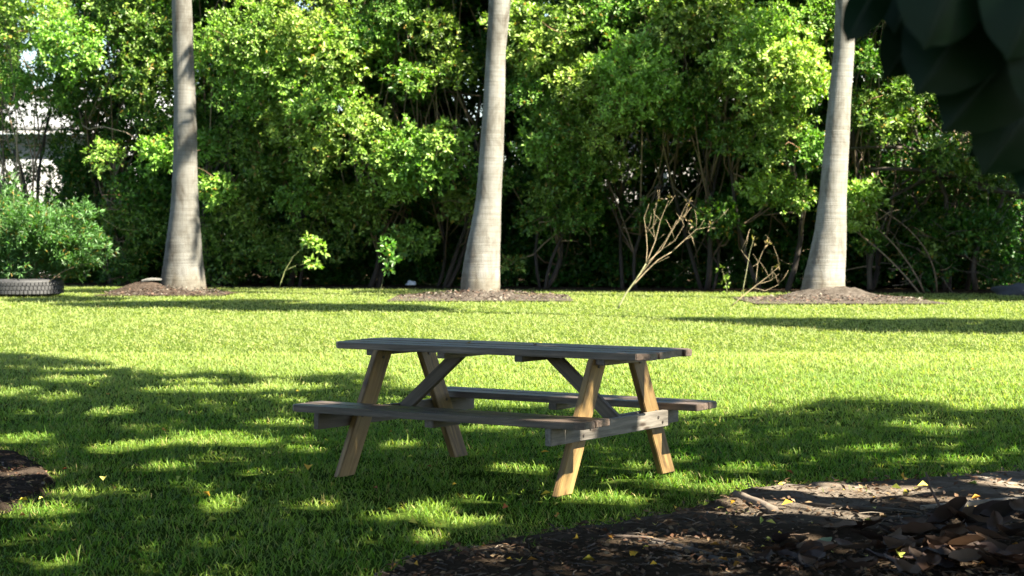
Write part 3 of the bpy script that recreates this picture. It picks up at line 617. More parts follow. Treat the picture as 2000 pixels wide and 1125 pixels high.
tufts(e, b, b.y, [(604, 470, 14), (618, 478, 16), (630, 488, 10), (606, 510, 11), (615, 516, 9), (598, 466, 10)], .15, .42, (.20, .31, .06))
b = gp(738, 588); b.z = 0; e = empty('sapling', b, label='slender sapling with dark green leaves in front of the hedge left of the middle palm', cat='sapling'); s = Soup()
poly(s, [(736, 590), (745, 560), (752, 525), (760, 490)], .010, .006, b, b.y, (.12, .13, .06)); link('stem', s.mesh('stem'), M['twig'], e, True)
tufts(e, b, b.y, [(762, 480, 16), (755, 500, 16), (770, 505, 12), (748, 478, 10), (760, 522, 8)], .13, .4, (.08, .18, .03))
cb = (.42, .33, .20); cg = (.36, .37, .19)
b = gp(1208, 601); b.z = 0; e = empty('dead_shrub', b, label='larger bare dead shrub leaning right with many forked stems, between middle and right palms', cat='dead shrub'); s = Soup(); d = b.y
poly(s, [(1206, 604), (1222, 574), (1243, 545), (1262, 515)], .036, .022, b, d, cg, 8); poly(s, [(1232, 562), (1262, 530), (1285, 508), (1312, 492)], .022, .016, b, d, cb, 7)
poly(s, [(1262, 515), (1264, 485), (1262, 455), (1258, 425), (1268, 398)], .016, .005, b, d, cb); poly(s, [(1262, 515), (1280, 470), (1290, 430), (1306, 392)], .018, .005, b, d, cb)
poly(s, [(1262, 515), (1292, 488), (1310, 455), (1328, 425), (1342, 396)], .016, .005, b, d, cb); poly(s, [(1312, 492), (1338, 468), (1360, 448), (1386, 443)], .015, .005, b, d, cb)
poly(s, [(1290, 430), (1278, 418), (1283, 398)], .008, .004, b, d, cb); poly(s, [(1328, 425), (1320, 440), (1332, 425)], .008, .004, b, d, cb); poly(s, [(1338, 468), (1352, 462), (1356, 480)], .008, .004, b, d, cb)
poly(s, [(1292, 488), (1318, 470), (1336, 440)], .010, .004, b, d, cb); poly(s, [(1280, 470), (1275, 440), (1284, 425)], .008, .004, b, d, cb); poly(s, [(1243, 545), (1262, 522), (1300, 470), (1322, 430)], .014, .004, b, d, cb)
link('stems', s.mesh('stems'), M['twig'], e, True)
tufts(e, b, d, [(1283, 390, 6), (1308, 388, 6), (1344, 392, 7), (1386, 443, 5), (1336, 425, 4), (1352, 438, 3)], .085, .26, (.17, .125, .075), 6)
b = gp(1432, 597); b.z = 0; e = empty('dead_shrub', b, label='smaller bare dead shrub with curved pale stems just left of the rightmost palm', cat='dead shrub'); s = Soup(); d = b.y
poly(s, [(1428, 598), (1455, 575), (1480, 555), (1500, 540), (1522, 520)], .022, .006, b, d, cb, 7); poly(s, [(1470, 562), (1495, 568), (1520, 556)], .012, .005, b, d, cb); poly(s, [(1480, 555), (1505, 548), (1521, 535)], .010, .004, b, d, cb)
poly(s, [(1450, 572), (1458, 530), (1464, 495), (1473, 462)], .014, .005, b, d, cg); poly(s, [(1476, 552), (1480, 515), (1490, 490), (1504, 470)], .012, .004, b, d, cb); poly(s, [(1464, 510), (1452, 495), (1448, 488)], .007, .004, b, d, cb); poly(s, [(1480, 515), (1468, 522)], .006, .003, b, d, cb)
link('stems', s.mesh('stems'), M['twig'], e, True); tufts(e, b, d, [(1473, 470, 5), (1500, 478, 5), (1520, 518, 5), (1452, 568, 8)], .09, .3, (.2, .15, .07), 6)
b = gp(1420, 572); b.z = 0; e = empty('sapling', b, label='tiny upright bright green sprig left of the smaller dead shrub', cat='sapling'); s = Soup(); poly(s, [(1420, 574), (1418, 550), (1410, 525)], .010, .004, b, b.y, cg); link('stem', s.mesh('stem'), M['twig'], e, True)
tufts(e, b, b.y, [(1410, 528, 7), (1418, 542, 7), (1414, 556, 7), (1422, 566, 7)], .09, .45, (.13, .2, .03), 8)
# small things at the hedge foot
def rock(name, mat, loc, sc, label, cat, seed):
    bm = bmesh.new(); bmesh.ops.create_icosphere(bm, subdivisions=3, radius=1)
    for v in bm.verts:
        n = noise.noise(v.co * 1.3 + Vector((seed, 0, 0))); v.co *= 1 + .45 * n; v.co.z = max(v.co.z, -.35); v.co = Vector((v.co.x * sc[0], v.co.y * sc[1], v.co.z * sc[2]))
    me = bpy.data.meshes.new(name); bm.to_mesh(me); bm.free(); o = link(name, me, M[mat], smooth=True); o.location = loc; tag(o, label, cat)
p = gp(1985, 575); rock('stone', 'stone', (p.x, p.y, .04), (.55, .4, .22), 'flat blue grey stone at the hedge foot on the right edge', 'stone', 3)
p = gp(800, 562); rock('plastic_bag', 'bag', (p.x, p.y + .6, .09), (.14, .12, .1), 'small white plastic bag in the dark at the hedge foot left of the middle palm', 'bag', 9)

# ---------------------------------------------------------------- picnic table
TX, TY, TA = -.0322, 10.57, -.584
LH, SH, WH, SO, XL, LT, ZS, CT, CS = 1.0642, .968, .278, .773, .7465, .5665, .410, .056, .042
tb = empty('picnic_table', (TX, TY, 0), TA, label='weathered wooden picnic table with attached benches on the shaded lawn', cat='picnic table')
def board(name, mat, outline, th, mtx, parent=tb, bev=.004):
    """outline: closed xy polygon (x along the grain), extruded th upward in its local z"""
    bm = bmesh.new(); vs = [bm.verts.new((x, y, 0)) for x, y in outline]; f = bm.faces.new(vs); bm.normal_update()
    if f.normal.z > 0: f.normal_flip()
    r = bmesh.ops.extrude_face_region(bm, geom=[f]); bmesh.ops.translate(bm, verts=[v for v in r['geom'] if isinstance(v, bmesh.types.BMVert)], vec=(0, 0, th))
    bmesh.ops.recalc_face_normals(bm, faces=bm.faces); bmesh.ops.bevel(bm, geom=list(bm.edges), offset=bev, segments=2, affect='EDGES')
    me = bpy.data.meshes.new(name); bm.to_mesh(me); bm.free(); o = link(name, me, mat, parent); o.matrix_local = mtx; return o
def rect(x0, x1, y0, y1): return [(x0, y0), (x1, y0), (x1, y1), (x0, y1)]
T = Matrix.Translation; th = .038
pw = (2 * WH - 3 * .007) / 4
for k in range(4):
    y0 = -WH + k * (pw + .007); y1 = y0 + pw; dz = random.uniform(-.003, .003); ex = random.uniform(-.006, .006) + (.012 if k == 3 else 0)
    if k == 0: ol = [(-LH, y0 + CT), (-LH + CT, y0), (LH - CT, y0), (LH, y0 + CT), (LH, y1), (-LH, y1)]
    elif k == 3: ol = [(-LH, y0), (LH + ex, y0), (LH + ex, y1 - CT), (LH + ex - CT, y1), (-LH + CT, y1), (-LH, y1 - CT)]
    else: ol = rect(-LH - ex, LH + ex, y0, y1)
    cy = (y0 + y1) / 2; board('top_plank', M['grey_wood'], [(x, y - cy) for x, y in ol], th, T((0, cy, .74 - th + dz)))
sw = (.292 - .007) / 2
for side in (-1, 1):
    e = tb
    for k in range(2):
        a = SO - k * (sw + .007); b_ = a - sw; cy = (a + b_) / 2
        ol = [(-SH + CS, a), (SH - CS, a), (SH, a - CS), (SH, b_), (-SH, b_), (-SH, a - CS)] if k == 0 else rect(-SH, SH, b_, a)
        ol = [(x, side * y) for x, y in ol]
        board('bench_plank', M['grey_wood'], [(x, y - side * cy) for x, y in ol], th, T((0, side * cy, ZS - th + random.uniform(-.001, .001))))
# legs
zl = .74 - th - .001; ty_ = .203
for sx in (-1, 1):
    for sy in (-1, 1):
        y0, y1 = sy * LT, sy * ty_; L = math.hypot(zl, y1 - y0); xo = XL - th if sx > 0 else -XL
        up = Vector((0, (y1 - y0), zl)).normalized(); side_ = Vector((1, 0, 0)); wv = up.cross(side_) 
        mt = Matrix(((up.x, wv.x, side_.x, xo), (up.y, wv.y, side_.y, y0), (up.z, wv.z, side_.z, 0), (0, 0, 0, 1)))
        w2 = .066; sl2 = (y1 - y0) / zl                      # ends cut level with the ground; local x along the leg, local y across
        k_ = w2 * sl2 * (1 if wv.y < 0 else -1)
        k_ = w2 * wv.z / up.z; ol = [(k_, -w2), (L + k_, -w2), (L - k_, w2), (-k_, w2)]
        lg = board('leg', M['tan_wood'], ol, th, mt)
        for q, (lx, ly) in enumerate([(.36, -.028), (.40, .026), (L - .05, 0)]):
            s = Soup(); s.tube([(lx, ly, -.006), (lx, ly, th + .006)], [.009, .009], 8); link('bolt', s.mesh('bolt'), M['bolt'], lg)
def xbeam(name, mat, x0, ya, yb, z0, hgt, parent=tb): # board standing on edge, running along y
    L = yb - ya; mt = Matrix(((0, 0, 1, x0), (1, 0, 0, (ya + yb) / 2), (0, 1, 0, z0 + hgt / 2), (0, 0, 0, 1)))
    return board(name, mat, rect(-L / 2, L / 2, -hgt / 2, hgt / 2), th, mt, parent)
zb = ZS - th - .093
bo_ = xbeam('cross_beam', M['pale_wood'], XL + .001, -SO + .006, .50, zb, .092)
for (by, bz) in ((-.45, .03), (-.38, .06), (.41, .03), (.36, .06)):
    s = Soup(); s.tube([(by + .137, bz - .046, th), (by + .137, bz - .046, th + .005)], [.008, .008], 8); link('bolt', s.mesh('bolt'), M['bolt'], bo_)
xbeam('cross_beam', M['pale_wood'], XL - 2 * th - .001, .05, SO - .02, zb, .092)
xbeam('cross_beam', M['brace_wood'], -XL - th - .001, -SO + .006, SO - .01, zb, .092)
def flat(name, x0, x1, ya, yb, z0, hgt):              # batten under the boards
    L = yb - ya; mt = Matrix(((0, 1, 0, (x0 + x1) / 2), (1, 0, 0, (ya + yb) / 2), (0, 0, -1, z0 + hgt), (0, 0, 0, 1)))
    return board(name, M['grey_wood'], rect(-L / 2, L / 2, -(x1 - x0) / 2, (x1 - x0) / 2), hgt, mt)
zc = .74 - th - .036
flat('cleat', XL + .001, XL + .06, -.262, .262, zc, .034); flat('cleat', -XL - .06, -XL - .001, -.262, .262, zc, .034)
flat('cleat', -.30, -.245, -.262, .262, zc, .034); flat('cleat', .225, .28, -.262, .262, zc, .034)
flat('bench_cleat', -.03, .03, -SO + .02, -SO + .28, ZS - th - .042, .04); flat('bench_cleat', -.03, .03, SO - .28, SO - .02, ZS - th - .042, .04)
for sx in (-1, 1):                                    # diagonal braces
    A, B = Vector((sx * .735, 0, .335)), Vector((sx * .30, 0, .70)); u = (B - A).normalized(); L = (B - A).length; sd = Vector((0, 1, 0)); wv = sd.cross(u)
    mt = Matrix(((u.x, wv.x, sd.x, A.x), (u.y, wv.y, sd.y, -.02), (u.z, wv.z, sd.z, A.z), (0, 0, 0, 1))); board('brace', M['brace_wood'], rect(0, L, -.036, .036), th, mt)
# a few dry leaves lying on the table
def curled_leaf(L, Wd, col, name='dry_leaf', curl=.4, fold=.3, mat=None):
    s = Soup(); n = 10; V = []
    for i in range(n + 1):
        t = i / n; w = Wd / 2 * math.sin(math.pi * t ** .8) ** .8 if 0 < t < 1 else 0.0008; z = curl * L * (t - .5) ** 2
        for j, q in enumerate((-1, -.5, 0, .5, 1)): V.append(((t - .5) * L, q * w, z + fold * abs(q) * w + .02 * L * math.sin(i * 1.7 + j)))
    Fq = [(i * 5 + j, i * 5 + j + 1, i * 5 + j + 6, i * 5 + j + 5) for i in range(n) for j in range(4)]; s.add(V, Fq, col); return s.mesh(name)
litter_mat = M['litter']
Rt = Matrix.Rotation(TA, 4, 'Z')
for (lx, ly, L, c, lab) in [(-.22, -.06, .06, (.25, .17, .05), 'small curled brown leaf on the table top, left of its middle'), (.18, .02, .05, (.10, .07, .05), 'small dark dry leaf near the middle of the table top'), (.82, -.60, .04, (.12, .09, .07), None)]:
    if lab is None: continue
    p = Rt @ Vector((lx, ly, 0)); o = link('dry_leaf', curled_leaf(L, L * .5, c), litter_mat, smooth=True); o.location = (TX + p.x, TY + p.y, .745); o.rotation_euler = (.2, .1, lx * 9); tag(o, lab, 'leaf')
p = Rt @ Vector((.62, .62, 0)); o = link('dry_leaf', curled_leaf(.05, .03, (.07, .05, .04)), litter_mat, smooth=True); o.location = (TX + p.x, TY + p.y, ZS + .005); tag(o, 'small dark dry leaf on the far bench near its right end', 'leaf')

# ---------------------------------------------------------------- big shade tree to the right of the camera, with its hanging leaves
SHADE = wpoly([(-420, 660), (-100, 668), (0, 688), (90, 698), (190, 708), (250, 724), (330, 734), (395, 724), (440, 722), (500, 738), (560, 733), (640, 726), (700, 730), (760, 755), (840, 760), (900, 792), (1000, 794),
               (1120, 792), (1240, 815), (1340, 832), (1400, 812), (1480, 806), (1560, 794), (1620, 780), (1700, 776), (1780, 784), (1850, 798), (1930, 804), (2000, 800), (2200, 790), (2500, 800)]) + [(9.5, 9), (8, 2), (5, -1), (-5, -1), (-9, 3)]
HOLES = [(135, 737, 75, 5), (28, 761, 44, 8), (121, 770, 42, 6), (219, 799, 44, 7), (303, 831, 48, 6), (410, 850, 82, 13), (233, 868, 55, 10), (37, 850, 65, 7), (70, 990, 62, 13), (440, 975, 34, 14), (420, 757, 150, 5), (560, 752, 90, 7), (380, 742, 60, 4),
         (820, 990, 55, 14), (760, 1000, 35, 8), (950, 968, 50, 5), (1020, 910, 62, 10), (905, 1012, 48, 8), (840, 1035, 36, 10), (620, 790, 30, 4), (560, 822, 60, 4),
         (1580, 968, 120, 12), (1490, 985, 70, 14), (1590, 990, 120, 7), (1680, 1006, 110, 6), (1700, 965, 60, 9), (1900, 1020, 80, 8), (1840, 985, 80, 6), (1760, 960, 50, 5), (1960, 975, 60, 6), (1948, 950, 60, 8), (1890, 893, 55, 6), (1380, 945, 95, 12), (1480, 950, 60, 8), (1200, 965, 70, 9), (1310, 925, 40, 7), (1450, 905, 40, 4), (1590, 880, 50, 4),
         (1640, 955, 50, 5), (1150, 905, 40, 4), (1700, 870, 60, 4), (60, 925, 50, 8), (960, 830, 60, 5), (500, 860, 50, 4), (1840, 830, 60, 4), (1260, 905, 30, 4), (330, 905, 25, 4), (620, 980, 30, 5)]
holes = []
for (px, py, rx, ry) in HOLES:
    c = gp(px, py); e1 = gp(px + rx, py); e2 = gp(px, py - ry); e3 = gp(px, py + ry); holes.append((c.x, c.y, (e1.x - c.x) * 1.0 + .05, (e2.y - e3.y) / 2 + .05))
def loc2g(lx, ly, z):                                 # where the sun ray through a table point meets the ground
    p = Rt @ Vector((lx, ly, 0)); return (TX + p.x - KX * z, TY + p.y - KY * z)
for (lx, ly, z, r) in [(XL + .04, -.52, .12, .16), (XL + .04, -.40, .34, .13), (XL + .04, .10, .33, .17), (XL + .04, .38, .34, .17), (XL + .04, .50, .12, .12), (XL + .04, -.34, .5, .10), (XL + .04, .33, .52, .12), (.85, .62, .40, .10)]:
    g_ = loc2g(lx, ly, z); holes.append((g_[0], g_[1], r, r))
holes = np.array(holes)
hr = np.random.default_rng(99); sx_, sy_ = hr.uniform(-5.5, 6.5, 110), hr.uniform(7.5, 21, 110)
sr = hr.uniform(.06, .15, 110); far_ = np.hypot(sx_ - TX, sy_ - TY) > .9
holes = np.concatenate([holes, np.stack([sx_, sy_, sr * hr.uniform(1, 1.8, 110), sr * 1.2], 1)[far_]])
def hole_keep(gx, gy, grow=1.0):
    k = np.ones(len(gx), bool)
    for (hx, hy, rx, ry) in holes: k &= np.hypot((gx - hx) / (rx * grow), (gy - hy) / (ry * grow)) > 1
    return k
def inframe(P, m=60):
    u, v = topx(P); return (P[:, 1] > .3) & (u > -m) & (u < 2000 + m) & (v > -m) & (v < 1125 + m)
tb0 = Vector((4.9, 6.4, 0))
def shade_tree():
    e = empty('shade_tree', tb0, label='large leaved shade tree whose dark glossy leaves hang into the top right corner', cat='tree')
    n = 22000; gx = rng.uniform(-9, 9.5, n); gy = rng.uniform(-1, 24, n); P_ = np.array(SHADE)
    k = inpoly(gx, gy, SHADE); gx, gy = gx[k], gy[k]
    z = rng.uniform(4.3, 8.2, len(gx)); z = np.where(gy > 14, z * .55 + 3.4, z)
    C = np.stack([gx + KX * z, gy + KY * z, z], -1); per = 7; n = len(C)
    Cl = np.repeat(C, per, 0) + rng.normal(0, .10, (n * per, 3)); D = nrm(rdir(n * per) + [0, 0, -.25]); N = nrm(rng.normal(0, .5, (n * per, 3)) + np.array(SUN) * .9); L = rng.uniform(.19, .32, n * per)
    mid = Cl + D * (L * .5)[:, None]; gxm = mid[:, 0] - KX * mid[:, 2]; gym = mid[:, 1] - KY * mid[:, 2]
    keep = hole_keep(gxm, gym, 1.0 + .0 * gxm[0]) & ~inframe(mid, 90); Cl, D, N, L = Cl[keep], D[keep], N[keep], L[keep]
    col = np.array([.035, .085, .015]) * rng.uniform(.7, 1.4, (len(Cl), 1))
    o = link('crown', leafsoup('crown', Cl, D, N, L, L * .48, col, .1, .1), M['leaf'], e); o.matrix_parent_inverse = Matrix.Translation(-tb0); print('shade leaves', len(Cl))
    s = Soup(); pts = [Vector((0, 0, -.2)), Vector((.02, 0, .4)), Vector((-.05, .1, 1.4)), Vector((.1, .2, 2.6)), Vector((.25, .3, 3.6))]; s.tube(pts, [.55, .36, .30, .27, .24], 20); link('trunk', s.mesh('trunk'), M['bark'], e, True)
    s = Soup(); tops = []
    for q in range(8):
        a = q * .785 + random.uniform(-.3, .3); lim = limb(s, pts[3].lerp(pts[4], random.random()), Vector((math.cos(a) * random.uniform(3.5, 6.5) + .5, math.sin(a) * random.uniform(4, 7), random.uniform(5.2, 7))), .15, .05, 9, .05, sides=9); tops.append(lim)
    tops.append(limb(s, pts[4], Vector((.3, 1, 8)), .18, .05, 8, .05, sides=9))
    cand = np.array([t for l in tops for t in l[3:]])
    for q in range(260):
        c = Vector(C[rng.integers(len(C))]) - tb0; i = int(np.argmin(np.linalg.norm(cand - np.array(c), axis=1)))
        w = c + tb0
        seg = np.array([np.array(Vector(cand[i]).lerp(c, t)) + np.array(tb0) for t in (0, .25, .5, .75, 1)])
        if inframe(seg, 120).any() or not hole_keep(seg[:, 0] - KX * seg[:, 2], seg[:, 1] - KY * seg[:, 2]).all(): continue
        limb(s, cand[i], c, .028, .008, 6, .04, sides=5)
    link('limbs', s.mesh('limbs'), M['bark'], e, True)
    # low branch that carries the leaves seen in the corner
    s = Soup(); D0 = 2.9; A = at(2330, -120, 3.4) - tb0; pA = [Vector((.1, .2, 2.4)), Vector((-1.2, -.8, 2.3)), A, at(2080, -140, D0) - tb0, at(1900, -190, D0) - tb0, at(1760, -170, D0) - tb0]
    s.tube(pA, [.08, .06, .035, .022, .016, .010], 8); link('branch', s.mesh('branch'), M['bark'], e, True)
    rib_col = (.05, .08, .03)
    LV = [(1735, -60, 1652, 85, 62, 2.80), (1800, -110, 1748, 68, 105, 2.95), (1885, -150, 1803, 98, 150, 2.70), (1850, -40, 1724, 158, 92, 2.98), (1975, -90, 1786, 190, 165, 2.82), (2085, -30, 1838, 262, 170, 2.90),
          (2075, 100, 1915, 345, 140, 3.02), (2110, 230, 1990, 380, 110, 3.05), (1960, -160, 1890, 60, 150, 2.75), (2060, -140, 1965, 120, 160, 2.68), (2100, -60, 2010, 230, 150, 2.74), (1830, -140, 1850, 40, 130, 3.05), (2060, 40, 1900, 190, 140, 3.1), (2130, 60, 1960, 300, 130, 3.12),
          (2090, 200, 1890, 305, 100, 3.15), (1990, -60, 1935, 160, 140, 3.08)]
    for (x0, y0, x1, y1, wpx, d) in LV:
        a = at(x0, y0, d); b = at(x1, y1, d - .03); ax_ = (b - a); L = ax_.length; u = ax_.normalized(); vw = Vector((0, -1, 0)) + Vector((random.uniform(-.35, .35), 0, random.uniform(-.1, .4))); sd = u.cross(vw).normalized(); nn = sd.cross(u) * -1
        nn = u.cross(sd); nn = nn if nn.y < 0 else -nn
        w = wpx / F * d * 1.3; V = []; ns_ = 22; js = [-1, -.8, -.5, -.2, 0, .2, .5, .8, 1]
        for i in range(ns_ + 1):
            t = i / ns_; hw = w / 2 * (math.sin(math.pi * min(1, t ** .85)) ** .62 if 0 < t < .93 else (0.003 if t == 0 else (.42 * (1 - t) / .07 * .55 + .02)))
            if t >= .9: hw = w / 2 * ((1 - t) / .1) ** 1.5 * .415 + .0004
            elif t > 0: hw = w / 2 * max(.0, math.sin(math.pi * (t * .97 + .015)) ** .75)
            for j in js: V.append(tuple(u * (t * L) + sd * (j * hw) + nn * (-.22 * abs(j) * hw + .07 * L * math.sin(t * 3) + .0008 * math.sin(t * 42 + abs(j) * 7) * abs(j)))) 
        m = len(js); Fq = [(i * m + j, i * m + j + 1, i * m + m + j + 1, i * m + m + j) for i in range(ns_) for j in range(m - 1)]
        s = Soup(); s.add(V, Fq, (.02, .05, .015)); o = link('leaf', s.mesh('leaf'), M['thick_leaf'], e, True); o.location = a - tb0
        s = Soup(); s.tube([u * (t * L) + nn * (.07 * L * math.sin(t * 3) + .0006) for t in np.linspace(0, .97, 12)], list(np.linspace(.0028, .0008, 12)), 6, (.010, .022, .009)); link('midrib', s.mesh('midrib'), M['twig'], o, True)
    # surface roots in the soil
    for (pl, r) in [([(1190, 1050), (1260, 1062), (1330, 1078), (1400, 1098), (1480, 1110)], .022), ([(1100, 1120), (1250, 1085), (1330, 1098)], .015), ([(1960, 1030), (1800, 1012), (1700, 1018)], .016)]:
        s = Soup(); s.tube([gp(*q) - tb0 + Vector((0, 0, .006)) for q in pl], list(np.linspace(r * .5, r, len(pl))), 8, (.045, .037, .03)); link('root', s.mesh('root'), M['twig'], e, True)
shade_tree()
def off_tree_block():  # unseen crown put in to keep sun off the right end of the hedge
    b = Vector((17.5, 41.5, 0)); e = empty('broad_tree', b, label='dense tree added out of view beyond the right end of the hedge to darken it', cat='tree')
    n = 3600; C = rdir(n) * (rng.uniform(.1, 1, (n, 1)) ** .4) * np.array([4.8, 4.8, 5.0]) + np.array([17.2, 41.6, 6.3]); C = C[~inframe(C, 60)]; per = 9; n = len(C)
    Cl = np.repeat(C, per, 0) + rng.normal(0, .14, (n * per, 3)); D = rdir(n * per); N = rdir(n * per) + np.array(SUN); L = rng.uniform(.22, .36, n * per)
    o = link('crown', leafsoup('crown', Cl, D, N, L, L * .5, np.array([.035, .09, .015]) * rng.uniform(.7, 1.3, (len(Cl), 1)), .1, .1), M['leaf'], e); o.matrix_parent_inverse = Matrix.Translation(-b)
    s = Soup(); pts = limb(s, (0, 0, -.1), (.2, 0, 7.4), .28, .1, 9, .02, sides=10)
    for q in range(24): limb(s, pts[random.randint(3, 8)], Vector(C[rng.integers(n)]) - b, .06, .012, 6, .05, sides=5)
    link('trunk', s.mesh('trunk'), M['bark'], e, True)
# two trees standing out of view on the right: their crowns throw the bands of shade on the sunny lawn
def off_tree(label, ells, H, trunk, name='broad_tree'):
    b = Vector((trunk[0], trunk[1], 0)); e = empty(name, b, label=label, cat='tree'); Cs = []
    for (px, py, rx, ry, n) in ells:
        c = gp(px, py); wx = gp(px + rx, py).x - c.x; wy = (gp(px, py - ry).y - gp(px, py + ry).y) / 2; a = rng.uniform(0, 6.28, n); q = np.sqrt(rng.uniform(0, 1, n)); gx = c.x + wx * q * np.cos(a); gy = c.y + wy * q * np.sin(a); z = rng.uniform(H - .8, H + .8, n)
        Cs.append(np.stack([gx + KX * z, gy + KY * z, z], -1))
    C = np.concatenate(Cs); C = C[~inframe(C, 60)]; per = 9; n = len(C); Cl = np.repeat(C, per, 0) + rng.normal(0, .12, (n * per, 3)); D = rdir(n * per); N = rdir(n * per) + np.array(SUN); L = rng.uniform(.2, .34, n * per)
    o = link('crown', leafsoup('crown', Cl, D, N, L, L * .5, np.array([.05, .1, .02]) * rng.uniform(.7, 1.3, (len(Cl), 1)), .1, .1), M['leaf'], e); o.matrix_parent_inverse = Matrix.Translation(-b)
    cc = Vector(C.mean(0)) - b; s = Soup(); pts = limb(s, (0, 0, -.1), cc + Vector((0, 0, -.8)), .22, .09, 9, .02, sides=10)
    for q in range(22): limb(s, pts[random.randint(5, 8)], Vector(C[rng.integers(n)]) - b, .05, .012, 6, .05, sides=5)
    link('trunk', s.mesh('trunk'), M['bark'], e, True)
off_tree('broad tree out of view beyond the right edge, shading the rightmost palm', [(1900, 633, 240, 14, 460), (1620, 628, 190, 9, 230), (1730, 640, 120, 5, 90), (1430, 622, 130, 4, 80), (2250, 640, 300, 16, 500)], 8.0, (15.5, 23))
off_tree_block()
off_tree('tall slim tree out of view on the right, shading the lawn before the left palms', [(620, 598, 230, 7, 520), (330, 592, 210, 6, 420), (790, 602, 90, 4, 120), (130, 583, 110, 5, 200), (480, 586, 120, 3, 90)], 14.5, (11.5, 26))

# ---------------------------------------------------------------- litter: chips, twigs, yellow leaves, big dry leaves, sticks
def scatter(n, pxr, pyr):
    px = rng.uniform(*pxr, n); py = rng.uniform(*pyr, n); P = np.array([gp(a, b) for a, b in zip(px, py)]); return P
P = scatter(9000, (500, 2100), (925, 1150)); ins = inpoly(P[:, 0], P[:, 1], soilR); d = edgedist(P[:, 0], P[:, 1], soilR)
k = ins & (snoise(P[:, 0], P[:, 1], 3, 77) + rng.normal(0, .5, len(P)) > -.5 - .3 * (P[:, 1] < 8.6)); P = P[k]
Pl = scatter(900, (-60, 110), (880, 1000)); Pl = Pl[inpoly(Pl[:, 0], Pl[:, 1], soilL)]; Pa = np.concatenate([P, Pl])
chips('leaf_litter', None, Pa[:, 0], Pa[:, 1], soil_z(Pa[:, 0], Pa[:, 1], soilR).clip(.0, 1) + .012 + rng.uniform(0, .01, len(Pa)), .030, [(.06, .036, .022), (.10, .06, .035), (.17, .115, .065), (.028, .02, .014), (.08, .04, .022)], asp=.4)
P = scatter(900, (560, 2080), (930, 1140)); P = P[inpoly(P[:, 0], P[:, 1], soilR)]
s = Soup()
for p in P[:300]:
    a = random.uniform(0, 3.14); L = random.uniform(.03, .11); q = Vector((p[0], p[1], .022)); dd = Vector((math.cos(a), math.sin(a), random.uniform(-.05, .12))) * L
    s.tube([q - dd * .5, q + Vector((random.uniform(-.01, .01), 0, .004)), q + dd * .5], [.0025, .0028, .0015], 4, random.choice([(.07, .055, .042), (.045, .034, .026), (.11, .09, .07)]))
tag(link('twig_litter', s.mesh('twig_litter'), M['twig']), kind='stuff')
YEL = [(.55, .42, .05), (.62, .36, .04), (.5, .45, .10), (.45, .22, .04), (.35, .40, .08)]
P = scatter(75, (0, 2000), (650, 1120)); on = inpoly(P[:, 0], P[:, 1], soilR)
P2_ = scatter(110, (760, 2000), (950, 1120)); P2_ = P2_[inpoly(P2_[:, 0], P2_[:, 1], soilR)]; P = np.concatenate([P[~on], P2_]); zz = np.where(inpoly(P[:, 0], P[:, 1], soilR), .035, .042)
chips('fallen_yellow_leaves', None, P[:, 0], P[:, 1], zz, .042, YEL, asp=.55)
P = scatter(16, (0, 2000), (900, 1120)); chips('fallen_red_leaves', None, P[:, 0], P[:, 1], np.full(len(P), .032), .03, [(.24, .07, .02), (.18, .06, .03)], asp=.6)
# heap of big dry leaves at lower right
hb2 = gp(1850, 1105); hb2.z = 0
e = empty('leaf_heap', hb2, label='heap of large curled brown leaves in the lower right corner', cat='leaf heap', )
BR = [(.030, .016, .010), (.055, .028, .016), (.018, .011, .008), (.075, .043, .026), (.030, .019, .017), (.10, .068, .048)]
leafs = [curled_leaf(1, .42, c, 'big_dry_leaf', random.uniform(.3, .9), random.uniform(.1, .8)) for c in BR for _ in (0, 1)]
spots = [(1540, 1090), (1490, 1112), (1600, 1102), (1650, 1085), (1700, 1070), (1740, 1058), (1760, 1090), (1800, 1060), (1720, 1110), (1590, 1118), (1550, 1065), (1640, 1050), (1690, 1045)]
spots += [(random.uniform(1740, 2040), 1135 - 95 * random.random() ** 1.1 * min(1, 1)) for _ in range(64)] + [(random.uniform(1480, 1800), random.uniform(1075, 1140)) for _ in range(22)]
for q, (x, y) in enumerate(spots):
    p = gp(x, y); hgt = .02 + max(0, (x - 1780)) / 250 * .12 * random.random(); o = link('dry_leaf', leafs[q % len(leafs)], litter_mat, e, True); L = random.uniform(.13, .22) + (.12 * random.random() if x > 1800 else 0)
    o.scale = (L, L, L); o.location = p - hb2 + Vector((0, 0, hgt + .02)); o.rotation_euler = (random.uniform(-.6, .6), random.uniform(-.35, .35), random.uniform(0, 6.28)); o.scale = (L, L * random.uniform(.7, 1.35), L * random.uniform(.4, 1.2))
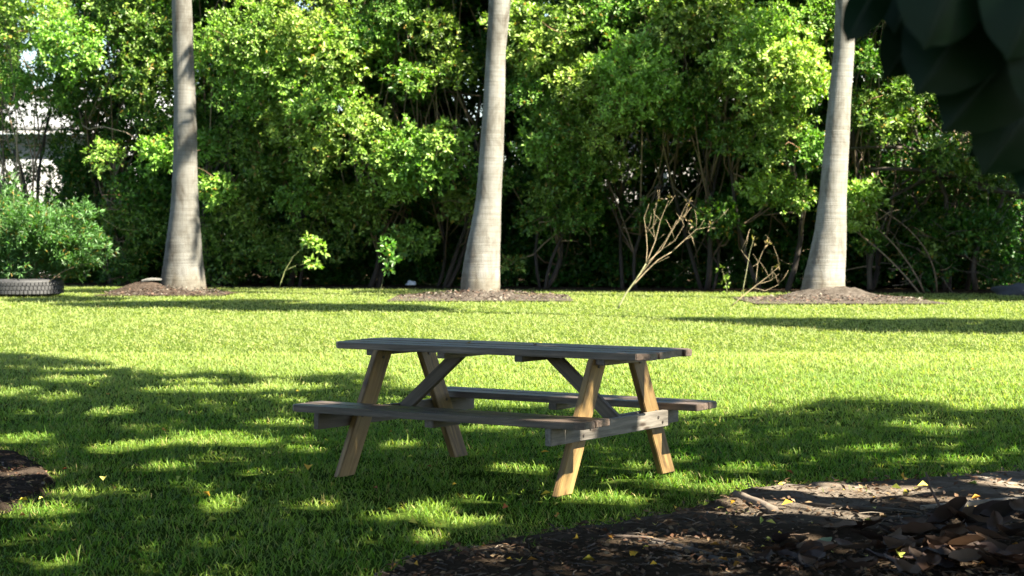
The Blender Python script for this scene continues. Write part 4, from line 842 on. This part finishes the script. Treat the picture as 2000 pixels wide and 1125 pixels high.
o = link('pale_leaf', curled_leaf(.085, .05, (.16, .21, .13), 'pale_leaf', .9, .9), litter_mat, smooth=True); o.location = gp(1610, 1078) + Vector((0, 0, .03)); o.rotation_euler = (.5, -.4, .4); tag(o, 'single pale green curled leaf among the brown ones on the soil', 'leaf')
def stick(name, label, pts, r0, r1, col, cat='stick', sides=8):
    b = Vector(pts[0]); s = Soup(); Q = []
    for i in range(len(pts) - 1):
        for t in (0, .5): Q.append(Vector(pts[i]).lerp(Vector(pts[i + 1]), t) - b + Vector((random.uniform(-1, 1), random.uniform(-1, 1), random.uniform(0, 1))) * r0 * .3)
    Q.append(Vector(pts[-1]) - b); s.tube(Q, list(np.linspace(r0, r1, len(Q))), sides, col); o = link(name, s.mesh(name), M['twig'], smooth=True); o.location = b; tag(o, label, cat); return o
G = lambda x, y, z=.02: gp(x, y) + Vector((0, 0, z))
stick('fallen_branch', 'short thick grey branch lying where the lawn meets the soil', [G(1436, 974), G(1462, 984), G(1490, 996), G(1512, 1006)], .020, .026, (.11, .088, .07), 'branch')
stick('fallen_branch', 'long pale weathered branch lying across the soil at the right edge', [G(1800, 1004, .03), G(1870, 1001, .035), G(1950, 998, .04), G(2060, 992, .04)], .012, .028, (.16, .14, .118), 'branch')
stick('fallen_branch', 'thin dark branch along the back of the bare soil', [G(1560, 990, .02), G(1640, 1000, .025), G(1730, 1004, .02), G(1790, 1008, .015)], .010, .012, (.05, .04, .03), 'branch')
dS = gp(1860, 1040).y
stick('upright_stick', 'thin dark stick rising at a slant out of the heap of dry leaves', [gp(1950, 1085) + Vector((0, 0, .08)), at(1895, 1055, dS - .1), at(1862, 1030, dS), at(1835, 990, dS), at(1815, 950, dS), at(1808, 922, dS)], .010, .004, (.07, .045, .035), 'stick')
stick('upright_stick', 'short stub of stick beside the slanting thin one in the leaf heap', [gp(1870, 1085) + Vector((0, 0, .02)), at(1852, 1060, dS - .05), at(1848, 1025, dS)], .009, .005, (.06, .045, .035), 'stick')
stick('fallen_branch', 'half buried brown twig on the soil below the table', [G(1180, 1056), G(1260, 1060), G(1330, 1076), G(1390, 1094)], .008, .012, (.06, .045, .035), 'branch')
